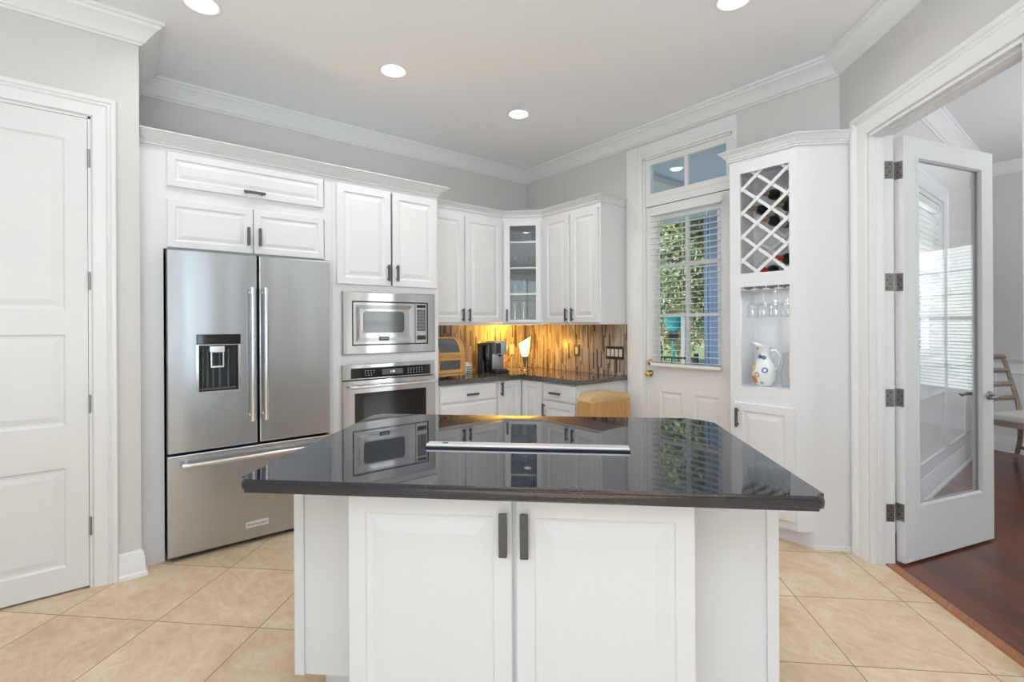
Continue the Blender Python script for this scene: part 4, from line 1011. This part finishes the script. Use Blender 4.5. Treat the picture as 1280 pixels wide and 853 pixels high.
# rounded side profile (y back, z up); local x 0..0.30
BW, BH = 0.30, 0.352
prof = [(0, 0.022), (0.26, 0.022), (0.26, BH)] + [(0.10 - 0.10 * math.sin(R(a)) if False else 0.16 - 0.16 * math.sin(R(a)), BH - 0.16 + 0.16 * math.cos(R(a)) if True else 0) for a in range(0, 91, 10)]
for x in (0.0, BW - 0.016): MB().prism(prof, x, x + 0.016, lambda u, v, n: (n, u, v)).build('side_panel', 'breadwood', bx)
m = MB(); m.box(0.016, BW - 0.016, 0.245, 0.26, 0.022, BH).box(0.016, BW - 0.016, 0.004, 0.245, 0.022, 0.040).box(0.016, BW - 0.016, 0.004, 0.245, 0.182, 0.198).box(0.016, BW - 0.016, 0.15, 0.245, BH - 0.014, BH)
m.build('case', 'breadwood', bx)
def bdoor(pts, nm):
    # rails along x plus end stiles, following the profile points
    m = MB(); k = len(pts)
    def strip(a, b, x0, x1):
        (y0, z0), (y1, z1) = a, b; d = Vector((y1 - y0, z1 - z0)).normalized(); n = Vector((d.y, -d.x)) * 0.012
        m.prism([(y0, z0), (y1, z1), (y1 + n.x, z1 + n.y), (y0 + n.x, z0 + n.y)], x0, x1, lambda u, v, nn: (nn, u, v))
    strip(pts[0], pts[1], 0.018, BW - 0.018); strip(pts[-2], pts[-1], 0.018, BW - 0.018)
    for a, b in zip(pts[1:-1], pts[2:-1]): strip(a, b, 0.018, 0.048); strip(a, b, BW - 0.048, BW - 0.018)
    o = m.build(nm, 'breadwood', bx)
    m = MB()
    for a, b in zip(pts[1:-1], pts[2:-1]):
        (y0, z0), (y1, z1) = a, b; d = Vector((y1 - y0, z1 - z0)).normalized(); n = Vector((d.y, -d.x))
        m.prism([(y0 + n.x * .005, z0 + n.y * .005), (y1 + n.x * .005, z1 + n.y * .005), (y1 + n.x * .008, z1 + n.y * .008), (y0 + n.x * .008, z0 + n.y * .008)], 0.048, BW - 0.048, lambda u, v, nn: (nn, u, v))
    m.build('pane', 'greyglass', o); return o
bdoor([(0.002, 0.044), (0.002, 0.074), (0.002, 0.155), (0.002, 0.180)], 'lower_door')
up = [(0.002, 0.200), (0.003, 0.222)] + [(0.16 - 0.157 * math.sin(R(a)), BH - 0.16 + 0.157 * math.cos(R(a))) for a in (75, 60, 45, 30, 18, 4)]
bdoor(up, 'upper_door')
for x in (0.06, BW - 0.06): MB().cyl((x, 0.002, 0.188), (x, -0.012, 0.188), 0.006, 12).build('knob', 'breadwood', bx, 40)
for (x, y) in ((0.03, 0.03), (BW - 0.03, 0.03), (0.03, 0.23), (BW - 0.03, 0.23)): MB().box(x - 0.012, x + 0.012, y - 0.012, y + 0.012, 0, 0.022, 0.002).build('foot', 'breadwood', bx)
jr = thing('ceramic_jar', 'small white ceramic jar with dark dots beside the bread box', 'jar', (2.565, 3.86, CT))
jm = spots_mat('dotted_white_ceramic', (0.80, 0.80, 0.78), [(-0.018 + 0.018 * i + 0.006 * (j % 2), -0.038, 0.02 + 0.022 * j, 0.0075, (0.05, 0.06, 0.07)) for i in range(3) for j in range(3)], 0.25)
MB().box(-0.036, 0.036, -0.036, 0.036, 0, 0.086, 0.010, 3).build('body', jm, jr, 40)
MB().lathe([(0, 0), (0.030, 0), (0.030, 0.012), (0.010, 0.016), (0.009, 0.022), (0, 0.024)], (0, 0, 0.086), 20).build('lid', 'whiteplastic', jr, 40)
cm = thing('coffee_machine', 'black and silver pod coffee machine left of the lit lamp', 'coffee machine', (2.790, 3.78, CT), -12)
m = MB(); m.box(-0.005, 0.145, -0.10, 0.17, 0.0, 0.026, 0.006); m.build('base', 'black', cm)
m = MB(); m.box(0.010, 0.135, -0.010, 0.165, 0.026, 0.29, 0.012, 3); m.build('body', 'silver', cm, 40)
m = MB(); m.prism(rrect(0.008, 0.137, -0.095, 0.165, 0.03), 0.178, 0.296, XYZ, 0.008); m.build('brew_head', 'silver', cm, 40)
MB().box(0.006, 0.139, -0.06, 0.16, 0.296, 0.302, 0.002).build('lid', 'chrome', cm)
MB().box(0.012, 0.060, -0.097, -0.088, 0.185, 0.285, 0.003).build('front_trim', 'ink', cm)
MB().cyl((0.072, -0.05, 0.178), (0.072, -0.05, 0.155), 0.016, 16, 0.010).build('spout', 'black', cm)
MB().box(0.015, 0.130, -0.093, -0.012, 0.026, 0.036, 0.002).build('drip_tray', 'ink', cm)
m = MB(); m.prism(rrect(-0.055, 0.008, 0.0, 0.15, 0.02), 0.0, 0.270, XYZ, 0.004); m.build('water_tank', 'blackglass', cm, 40)
MB().box(-0.055, 0.008, 0.0, 0.15, 0.270, 0.284, 0.003).build('tank_lid', 'black', cm)
m = MB(); m.box(-0.105, -0.065, -0.02, 0.10, 0.0, 0.014, 0.003).box(-0.100, -0.070, 0.06, 0.10, 0.014, 0.27, 0.004).box(-0.105, -0.065, -0.03, 0.10, 0.262, 0.278, 0.003).cyl((-0.085, 0.0, 0.014), (-0.085, 0.0, 0.11), 0.017, 16)
m.build('milk_frother', 'black', cm)
lp = thing('table_lamp', 'lit accent lamp with slanted white shade in the worktop corner', 'lamp', (3.217, 3.783, CT), -45)
MB().lathe([(0, 0), (0.046, 0), (0.044, 0.008), (0.020, 0.016), (0.012, 0.022), (0.012, 0.030), (0, 0.03)], n=24).build('base', 'brass', lp, 50)
MB().lathe([(0, 0.022), (0.010, 0.022), (0.011, 0.05), (0.026, 0.140), (0.024, 0.146), (0, 0.146)], n=20).build('stem', 'pewter', lp, 50)
def slant(x, y, z):
    if z > 0.2: return (x, y, z - 0.036 + x * 0.62)
    return (x, y, z)
m = MB(); m.lathe([(0.029, 0.138), (0.040, 0.19), (0.060, 0.335), (0.057, 0.335), (0.037, 0.19), (0.027, 0.138)], n=28, warp=slant)
m.build('lamp_shade', 'shade', lp, 60)
pt = bpy.data.lights.new('lamp_bulb', 'POINT'); pt.energy = 42; pt.color = (1, 0.57, 0.065); pt.shadow_soft_size = 0.02
po = bpy.data.objects.new('lamp_bulb', pt); COL.objects.link(po); po.parent = lp; po.location = (0, 0, 0.245)
m = MB(); m.tube([(3.21, 3.83, CT + 0.006), (3.17, 3.92, CT + 0.004), (3.06, 3.985, CT + 0.004), (2.99, 4.03, CT + 0.004), (3.02, 4.075, CT + 0.03), (3.12, 4.085, CT + 0.04), (3.24, 4.088, CT + 0.10), (3.298, 4.082, CT + 0.175)], 0.003, 6)
tag(m.build('power_cord', 'ivory', None, 60), 'thin lamp cord looping over the worktop to the outlet', 'cord')
bn = thing('bamboo_bin', 'bamboo bin with arched lid against the base cabinet end', 'bin', (2.885, 2.60, 0))
BNW, BND, BNH = 0.497, 0.150, 0.752
MB().box(0, BNW, 0, BND, 0.0, BNH, 0.006).build('body', 'bamboo', bn)
arch = [(0.0, 0)] + [(BNW, 0)] + [(BNW / 2 + BNW / 2 * math.cos(R(a)), 0.004 + 0.062 * math.sin(R(a)) ** 0.75) for a in range(0, 181, 9)]
m = MB(); m.prism(arch, 0.010, BND, lambda u, v, n: (u, n, BNH + v)); m.build('lid', 'bamboo_lid', bn, 40)

# ------------------------------------------------------------------ wine cabinet at the end of the door wall
WX, WY = 3.22, 1.645
wc = thing('wine_cabinet', 'tall white cabinet with lattice wine rack and glass niche by doorway', 'cabinet', (WX, WY, 0), -90)
# local x = toward the doorway (0..0.415 front), y = into wall (0..0.318)
WF, WDp = 0.415, 0.316
m = MB()
WTOP = 2.45
m.box(0, 0.018, 0, WDp, 0.10, WTOP)                                                        # left side
m.box(0.018, WF, WDp - 0.012, WDp, 0.10, WTOP)                                             # back
m.box(0.018, 0.070, 0, 0.018, 0.10, WTOP).box(0.374, WF, 0, 0.018, 0.10, WTOP)             # stiles
for (a, b) in ((2.362, WTOP), (1.612, 1.700), (0.835, 0.955), (0.10, 0.165)): m.box(0.070, 0.374, 0, 0.018, a, b)
for (a, b) in ((2.43, WTOP), (1.640, 1.660), (0.935, 0.955), (0.10, 0.118)): m.box(0.018, 0.380, 0.018, WDp - 0.012, a, b)
m.box(0.380, 0.398, 0.018, WDp - 0.012, 0.10, WTOP)                                        # inner right side
# angled end panel from the face corner to the doorway wall, notched over the toe space
ax, ay = WF, 0.0; bx_, by_ = 0.640, 0.225
d = Vector((bx_ - ax, by_ - ay)).normalized(); n = Vector((-d.y, d.x)) * 0.018
def diag(u0, u1, z0, z1): 
    p, q = Vector((ax, ay)) + d * u0, Vector((ax, ay)) + d * u1
    m.prism([tuple(p), tuple(q), tuple(q + n), tuple(p + n)], z0, z1, XYZ)
DLn = Vector((bx_ - ax, by_ - ay)).length
diag(0, DLn, 0.10, WTOP); diag(0.092, DLn, 0.0, 0.10)
m.box(0.018, 0.480, 0.066, 0.078, 0, 0.10)
m.prism([(0.018, 0.02), (0.41, 0.02), (0.62, 0.23), (0.535, WDp), (0.018, WDp)], WTOP - 0.012, WTOP, XYZ)
m.build('body', 'cab', wc)
m = MB()
p0 = Vector((ax, ay)) + d * 0.088; p1 = Vector((ax, ay)) + d * DLn; nn = -n.normalized() * 0.012
m.prism([tuple(p0), tuple(p1), tuple(p1 + nn), tuple(p0 + nn)], 0, 0.022, XYZ); m.build('shoe_mould', 'trim', wc)
ld = cab_door(wc, 0.036, 0.402, 0.152, 0.852, -0.02); pull_v(ld, 0.058, 0.690, 0.815, -0.02, 0.018)
# lattice
def lattice(y, name):
    m = MB(); X0, X1, Z0, Z1 = 0.062, 0.382, 1.692, 2.370; sl = 0.86; per = 0.158
    for sg in (1, -1):
        k = -6
        while k < 14:
            zc = (1.775 if sg > 0 else 1.800) + k * per       # height where the strip meets the left edge
            pts = []
            x = X0; z = zc
            # clip line z = zc + sg*sl*(x-X0)
            xs = [X0, X1]
            for Zb in (Z0, Z1): xs.append(X0 + (Zb - zc) / (sg * sl))
            xs = sorted(q for q in xs if X0 - 1e-6 <= q <= X1 + 1e-6 and Z0 - 1e-6 <= zc + sg * sl * (q - X0) <= Z1 + 1e-6)
            if len(xs) >= 2 and xs[-1] - xs[0] > 0.02:
                a = Vector((xs[0], zc + sg * sl * (xs[0] - X0))); b = Vector((xs[-1], zc + sg * sl * (xs[-1] - X0)))
                dd = (b - a).normalized(); nr = Vector((-dd.y, dd.x)) * 0.010
                off = 0.0 if sg > 0 else 0.006
                m.prism([tuple(a + nr), tuple(b + nr), tuple(b - nr), tuple(a - nr)], y + off, y + off + 0.007, lambda u, v, n_: (u, n_, v))
            k += 1
    o = m.build(name, 'cab', wc); return o
lattice(0.0185, 'lattice'); lattice(0.225, 'lattice')
m = MB()
for x in (0.075, 0.150, 0.225, 0.300, 0.372):
    m.box(x - 0.004, x + 0.004, 0.02, WDp - 0.015, 1.598, 1.640); m.box(x - 0.022, x + 0.022, 0.02, WDp - 0.015, 1.590, 1.598, 0.001)
m.build('stemware_rack', 'cab', wc)
na = area('niche_light', (WX + 0.045, WY - 0.2625, 1.586), (0.25, 0, -1), 0.03, 0.03, 0.75, (0.95, 0.98, 1.0), 170, 'DISK')
cab_crown('cabinet_crown', 'white rope beaded crown on top of the wine cabinet', [(3.538, 1.648), (3.217, 1.648), (3.217, 1.229), (3.441, 1.005)], 2.451, 0.066, 0.055)
def wcp(x, y, z): return (WX + y, WY - x, z)
def bottle(foil):
    t = thing('wine_bottle', '', 'bottle')
    # lying along +X with the neck at -X (toward the room), origin at the neck tip
    m = MB(); m.T = Matrix.Rotation(R(90), 4, 'Y')
    m.lathe([(0, 0.268), (0.030, 0.268), (0.036, 0.262), (0.036, 0.120), (0.030, 0.098), (0.017, 0.080), (0.0145, 0.066), (0.0135, 0.020), (0, 0.02)], n=22); m.build('glass_body', 'wineglass', t, 50)
    m = MB(); m.T = Matrix.Rotation(R(90), 4, 'Y'); m.lathe([(0, -0.004), (0.0155, -0.004), (0.0170, 0.004), (0.0165, 0.060), (0.0172, 0.0605), (0, 0.061)], n=18); m.build('foil_cap', foil, t, 50)
    m = MB(); m.T = Matrix.Rotation(R(90), 4, 'Y'); m.lathe([(0.0363, 0.22), (0.0366, 0.22), (0.0366, 0.14), (0.0363, 0.14)], n=22); m.build('paper_label', 'paper', t, 50)
    return t
GB = 'wine bottles lying in the lattice rack'
protoT = bottle('tanfoil'); protoR = bottle('redfoil')
spots = [(0.190, 2.222, 'T', 'wine bottle highest in the lattice rack'), (0.112, 2.135, 'T', 'wine bottle furthest left in the lattice rack'),
         (0.278, 2.130, 'T', 'tan capped wine bottle at the right edge of the upper lattice'), (0.190, 2.048, 'T', 'tan capped wine bottle lowest of the upper four in the lattice'),
         (0.180, 1.722, 'R', 'red capped wine bottle lowest in the lattice rack'), (0.275, 1.790, 'R', 'red capped wine bottle at the lower right of the lattice')]
used = set()
for (x, z, k, lab) in spots:
    pr = protoT if k == 'T' else protoR
    t = pr if k not in used else copy_tree(pr); used.add(k)
    t.location = wcp(x, 0.034, z); t.rotation_euler = (0, 0, R(-13)); tag(t, lab, 'bottle', GB)
# hanging wine glasses and the niche things
wg = goblet('wine_glass', 1.0)
GW = 'wine glasses hanging in the niche'
k = 0
for (x, side) in ((0.1125, 'left'), (0.1875, 'second from left'), (0.2625, 'third from left'), (0.336, 'right')):
    for (y, row) in ((0.075, 'front'), (0.175, 'back')):
        o = wg if k == 0 else wg.copy()
        if k: COL.objects.link(o)
        o.location = wcp(x, y, 1.6005); o.rotation_euler = (R(180), 0, 0); k += 1
        tag(o, 'clear wine glass hanging %s in the %s row of the niche rack' % ({'left': 'leftmost', 'right': 'rightmost'}.get(side, side), row), 'glass', GW)
pc = thing('ceramic_pitcher', 'painted white ceramic pitcher with lemons and blue bow in the niche', 'pitcher', wcp(0.160, 0.135, 0.9555), 0)
pm = spots_mat('painted_ceramic', (0.80, 0.80, 0.80), [(-0.040, 0.050, 0.125, 0.032, (0.75, 0.55, 0.12)), (-0.045, 0.045, 0.120, 0.014, (0.82, 0.68, 0.30)), (-0.052, 0.035, 0.045, 0.026, (0.80, 0.22, 0.03)), (-0.062, 0.012, 0.078, 0.020, (0.35, 0.45, 0.22)), (-0.062, 0.012, 0.078, 0.014, (0.80, 0.80, 0.78)), (-0.058, -0.030, 0.108, 0.020, (0.10, 0.17, 0.42)), (-0.060, -0.031, 0.108, 0.010, (0.80, 0.80, 0.80)), (-0.034, 0.012, 0.195, 0.015, (0.10, 0.16, 0.34)), (-0.034, -0.014, 0.190, 0.015, (0.10, 0.16, 0.34)), (-0.037, 0.0, 0.193, 0.009, (0.06, 0.09, 0.22)), (-0.040, 0.025, 0.250, 0.012, (0.45, 0.42, 0.45)), (-0.05, -0.01, 0.03, 0.016, (0.45, 0.50, 0.35))], 0.18)
def spout(x, y, z):
    if z > 0.205:
        f = (z - 0.205) / 0.06; x2, y2 = x, y
        if y > 0: y2 = y + f * 0.028 * (y / 0.05) ; z = z + f * 0.030 * max(0, y / 0.05)
        return (x2, y2, z)
    return (x, y, z)
m = MB(); m.lathe([(0, 0), (0.045, 0), (0.052, 0.008), (0.072, 0.05), (0.076, 0.085), (0.066, 0.135), (0.042, 0.178), (0.036, 0.200), (0.042, 0.235), (0.050, 0.262), (0.047, 0.262), (0.039, 0.235), (0.033, 0.20), (0.06, 0.135), (0.07, 0.085), (0.045, 0.01), (0, 0.01)], n=32, warp=spout)
m.build('body', pm, pc, 60)
m = MB(); m.tube([(0, -0.044, 0.235), (0, -0.075, 0.240), (0, -0.100, 0.205), (0, -0.098, 0.150), (0, -0.068, 0.110)], 0.0075, 10); m.build('handle', pm, pc, 60)
gv = MB().lathe([(0, 0), (0.045, 0), (0.048, 0.004), (0.052, 0.10), (0.036, 0.165), (0.040, 0.225), (0.038, 0.225), (0.034, 0.165), (0.050, 0.10), (0.045, 0.008), (0, 0.008)], n=24).build('glass_carafe', 'tableglass', None, 50)
place(gv, wcp(0.305, 0.17, 0.9555), 'clear glass carafe right of the painted pitcher in the niche', 'carafe')

# ------------------------------------------------------------------ island (local x = along its front, y = toward the corner)
isl = thing('kitchen_island', 'white kitchen island cabinet with two raised panel doors', 'island', (0, 0, 0), -45)
m = MB()
m.box(-0.950, 0.672, 1.640, 2.370, 0.140, 0.874)
m.box(-0.880, 0.605, 1.720, 2.300, 0.0, 0.140)
m.box(-0.950, -0.915, 1.632, 1.640, 0.140, 0.874).box(0.637, 0.672, 1.632, 1.640, 0.140, 0.874)
m.box(-0.652, 0.362, 1.432, 1.640, 0.100, 0.874); m.box(-0.590, 0.300, 1.50, 1.72, 0.0, 0.10)
m.build('body', 'cab', isl)
RI = [(0, 0.005), (0.004, 0), (0.054, 0), (0.058, 0.007), (0.066, 0.009), (0.074, 0.009), (0.112, 0.002)]
da = cab_door(isl, -0.652, -0.154, 0.118, 0.864, 1.412, RI); pull_v(da, -0.178, 0.702, 0.828, 1.412, 0.024)
db = cab_door(isl, -0.144, 0.362, 0.118, 0.864, 1.412, RI); pull_v(db, -0.117, 0.700, 0.828, 1.412, 0.024)
ic = thing('island_countertop', 'glossy blue black granite island countertop with rounded edge', 'countertop', (0, 0, 0.875), -45)
def rpoly(x0, x1, y0, y1, rs):
    P = []
    for (cx, cy, a, r) in ((x1, y0, -90, rs[1]), (x1, y1, 0, rs[2]), (x0, y1, 90, rs[3]), (x0, y0, 180, rs[0])):
        sx = -1 if cx == x1 else 1; sy = 1 if cy == y0 else -1
        for k in range(9): t = R(a + 90 * k / 8); P.append((cx + sx * r + r * math.cos(t), cy + sy * r + r * math.sin(t)))
    return P
m = MB(); m.prism(rpoly(-0.966, 0.682, 1.356, 2.432, (0.022, 0.022, 0.10, 0.03)), 0.0, 0.040, XYZ, 0.016, 4)
slab = m.build('slab', 'granite', ic, 40)
dv = thing('downdraft_vent', 'narrow steel pop up vent lying in the island countertop', 'vent', (-0.141, 1.785, 0.9155), -45)
dv.location = (-0.141 * S2 + 1.785 * S2, 0.141 * S2 + 1.785 * S2, 0.9155)
MB().box(-0.370, 0.370, -0.026, 0.026, 0.0, 0.006, 0.001).build('flange', 'black', dv)
MB().box(-0.369, 0.369, -0.020, 0.026, 0.006, 0.0135, 0.001).build('cap', 'satin', dv)
MB().box(-0.312, -0.292, -0.004, 0.010, 0.0135, 0.0145).build('button', 'ink', dv)

# ------------------------------------------------------------------ recessed ceiling lights
def can():
    t = thing('recessed_light', '', 'ceiling light', (0, 0, CZ))
    MB().lathe([(0.072, 0.0), (0.092, -0.001), (0.094, -0.005), (0.090, -0.007), (0.074, -0.004), (0.070, 0.002)], n=36).build('trim_ring', 'trim', t, 50)
    MB().lathe([(0.073, 0.0), (0.060, 0.060), (0.062, 0.060), (0.0765, 0.001)], n=36).build('baffle', 'trim', t, 50)
    MB().lathe([(0, -0.008), (0.030, -0.007), (0.055, -0.002), (0.069, 0.006), (0.060, 0.020), (0, 0.020)], n=36).build('lens', 'lens', t, 50)
    return t
cn = can()
LL = ['recessed ceiling light above the refrigerator at the top edge', 'recessed ceiling light above the oven tower', 'recessed ceiling light nearest the room corner', 'recessed ceiling light over the left of the island foreground', 'recessed ceiling light over the island', 'recessed ceiling light by the doorway at the top edge']
for i, (x, y) in enumerate(LIGHTS):
    t = cn if i == 0 else copy_tree(cn)
    t.location = (x, y, CZ); tag(t, LL[i], 'ceiling light', 'recessed lights in the kitchen ceiling')
    a = area('can_light', (x, y, CZ - 0.012), (0, 0, -1), 0.10, 0.10, 2.2, (1, 0.97, 0.93), 150, 'DISK')
    a.parent = t; a.location = (0, 0, -0.012)

# ------------------------------------------------------------------ dining room things
ch = thing('dining_chair', 'weathered wood dining chair with slatted back and cream seat', 'chair', (6.55, 0.505, 0), 0)
fv = Vector((math.cos(R(245)), math.sin(R(245)))); ch.rotation_euler = (0, 0, math.atan2(fv.y, fv.x) + R(90))      # local -y faces forward
m_legs = []
for sx in (-1, 1):
    x = sx * 0.20
    m = MB(); m.tube([(x, 0.245, 0.0), (x, 0.205, 0.22), (x, 0.195, 0.45), (x, 0.225, 0.62), (x, 0.300, 0.90), (x, 0.345, 1.045)], [0.020, 0.022, 0.024, 0.023, 0.021, 0.019], 4)
    m.build('back_post', 'greywood', ch)
    MB().box(x - 0.021, x + 0.021, -0.215, -0.173, 0, 0.43, 0.003).build('leg', 'greywood', ch)
MB().tube([(-0.215, 0.340, 1.030), (0, 0.352, 1.036), (0.215, 0.340, 1.030)], 0.030, 4, 0.9).build('top_rail', 'greywood', ch)
for z, y in ((0.90, 0.300), (0.77, 0.262), (0.64, 0.232)):
    m = MB(); m.tube([(-0.20, y, z), (0, y + 0.014, z), (0.20, y, z)], 0.020, 4, 1.3); m.build('back_slat', 'greywood', ch)
MB().box(-0.225, 0.225, -0.22, 0.215, 0.405, 0.455, 0.004).build('seat_frame', 'greywood', ch)
MB().box(-0.238, 0.238, -0.235, 0.205, 0.4555, 0.525, 0.022, 3).build('seat_cushion', 'cream', ch, 50)
m = MB(); m.box(-0.20, 0.20, -0.205, -0.185, 0.14, 0.17).box(-0.21, -0.19, -0.19, 0.205, 0.14, 0.17).box(0.19, 0.21, -0.19, 0.205, 0.14, 0.17); m.build('stretcher', 'greywood', ch)
m = MB(); m.box(6.78, 6.86, 0.915, 0.949, 2.74, 2.86, 0.008); m.box(6.795, 6.845, 0.910, 0.916, 2.76, 2.80, 0.002)
tag(m.build('motion_sensor', 'whiteplastic'), 'small white motion sensor box high in the dining room corner', 'sensor')

# ------------------------------------------------------------------ outside the exterior door
m = MB(); m.box(-12, 30, -20, 26, -0.30, -0.13)
struct(m.build('ground_lawn', 'lawn'), 'lawn around the house', 'ground')
m = MB(); m.box(3.70, 6.60, 1.09, 7.6, -0.13, -0.02)
struct(m.build('floor_porch', 'concrete'), 'pale concrete porch floor outside the door', 'floor')
m = MB(); m.box(3.68, 6.60, 1.09, 7.6, 2.93, 3.02)
struct(m.build('ceiling_porch', 'porchceil'), 'blue grey porch ceiling seen through the transom', 'ceiling')
m = MB(); m.box(3.70, 6.55, 3.02, 3.14, 2.86, 2.93, 0.004)
struct(m.build('trim_porch_beam', 'porchbeam'), 'beige beam across the porch ceiling', 'beam')
m = MB()
for k in range(23):
    z = -0.13 + k * 0.135
    m.prism([(6.60, z), (6.585, z), (6.598, z + 0.135), (6.60, z + 0.135)], 1.10, 3.735, lambda u, v, n: (u, n, v))
m.box(6.60, 7.4, 1.10, 3.735, -0.13, 2.975); m.box(6.575, 6.61, 3.70, 3.745, -0.13, 2.93)
struct(m.build('wall_porch', 'blue'), 'blue lap siding wall at the end of the porch', 'wall')
gb = thing('gazing_ball', 'turquoise round ornament on a thin post beyond the porch', 'garden ornament', (7.0, 4.52, -0.13))  # glazed gazing ball on a stand, unlit
MB().cyl((0, 0, 0), (0, 0, 1.42), 0.022, 12).build('post', 'teal', gb)
MB().lathe([(0, 1.36), (0.05, 1.37), (0.11, 1.44), (0.145, 1.54), (0.12, 1.63), (0.06, 1.68), (0, 1.69)], n=24).build('globe', 'teal', gb, 60)
MB().lathe([(0, 1.24), (0.07, 1.25), (0.09, 1.33), (0.055, 1.385), (0, 1.385)], n=20).build('collar', 'iron', gb, 60)
fn = thing('porch_railing', 'black iron railing at the edge of the porch', 'railing', (6.45, 3.78, -0.02))
MB().box(-0.02, 0.02, 0, 3.6, 0.88, 0.92).build('top_rail', 'iron', fn); MB().box(-0.015, 0.015, 0, 3.6, 0.10, 0.13).build('bottom_rail', 'iron', fn)
for k in (0.02, 1.8, 3.58): MB().box(-0.025, 0.025, k - 0.025, k + 0.025, 0, 0.97, 0.003).build('newel', 'iron', fn)
for k in range(30): MB().box(-0.008, 0.008, 0.06 + k * 0.12 - 0.008, 0.06 + k * 0.12 + 0.008, 0.13, 0.88).build('baluster', 'iron', fn)
ps = thing('white_post', 'slim white post beside the turquoise ornament', 'post', (7.0, 4.33, -0.13))
MB().box(-0.035, 0.035, -0.035, 0.035, 0, 1.62, 0.004).build('shaft', 'trim', ps); MB().lathe([(0, 1.62), (0.055, 1.62), (0.05, 1.65), (0, 1.70)], n=4).build('cap', 'trim', ps)
random.seed(7)
def tree(name, label, x, y, h, rad, mat, n, leaf, squash=1.15, seed=0):
    rnd = random.Random(seed); t = thing(name, label, 'tree', (x, y, -0.13), 0, 'trees outside')
    MB().tube([(0, 0, 0), (0.03, 0.02, h * 0.35), (-0.02, 0.0, h * 0.7)], [0.13, 0.10, 0.05], 10).build('trunk', 'bark', t, 60)
    m = MB(); bl = []
    for k in range(26):
        a = rnd.uniform(0, 6.28); rr = rad * rnd.uniform(0.15, 0.8); zc = rnd.uniform(0.12, 0.92) * h
        bl.append((rr * math.cos(a), rr * math.sin(a), zc, rad * rnd.uniform(0.28, 0.5)))
    for k in range(n):
        bx, by, bz, br = bl[k % len(bl)]
        v = Vector((rnd.gauss(0, 1), rnd.gauss(0, 1), rnd.gauss(0, 1))).normalized() * br * rnd.uniform(0.7, 1.0)
        c = Vector((bx, by, bz)) + v
        if c.z < 0.05: continue
        nv = (v.normalized() + Vector((rnd.uniform(-.7, .7), rnd.uniform(-.7, .7), rnd.uniform(-.7, .7)))).normalized()
        a = nv.orthogonal().normalized(); b = nv.cross(a); s = leaf * rnd.uniform(0.6, 1.3); an = rnd.uniform(0, 6.28)
        a, b = a * math.cos(an) + b * math.sin(an), b * math.cos(an) - a * math.sin(an)
        m.face([m.bm.verts.new(c - a * s), m.bm.verts.new(c - b * s * 0.45 + nv * s * 0.1), m.bm.verts.new(c + a * s), m.bm.verts.new(c + b * s * 0.45 + nv * s * 0.1)])
    me = bpy.data.meshes.new('foliage'); m.bm.to_mesh(me); m.bm.free(); me.materials.append(M[mat])
    o = bpy.data.objects.new('foliage', me); COL.objects.link(o); o.parent = t
    return t
tree('garden_tree', 'yellow green leafy tree left in the exterior door glass', 10.2, 7.25, 6.5, 1.9, 'leafA', 26000, 0.062, seed=1)
tree('garden_tree', 'dark green leafy tree right in the exterior door glass', 9.2, 5.05, 5.6, 1.15, 'leafB', 15000, 0.055, seed=2)
tree('garden_tree', 'mixed green tree between the two in the exterior door glass', 15.0, 10.3, 7.0, 2.4, 'leafC', 18000, 0.10, seed=3)
tree('garden_tree', 'leafy tree outside the tall dining window', 11.0, -5.2, 6.0, 2.2, 'leafC', 6000, 0.11, seed=4)
bpy.context.view_layer.update()
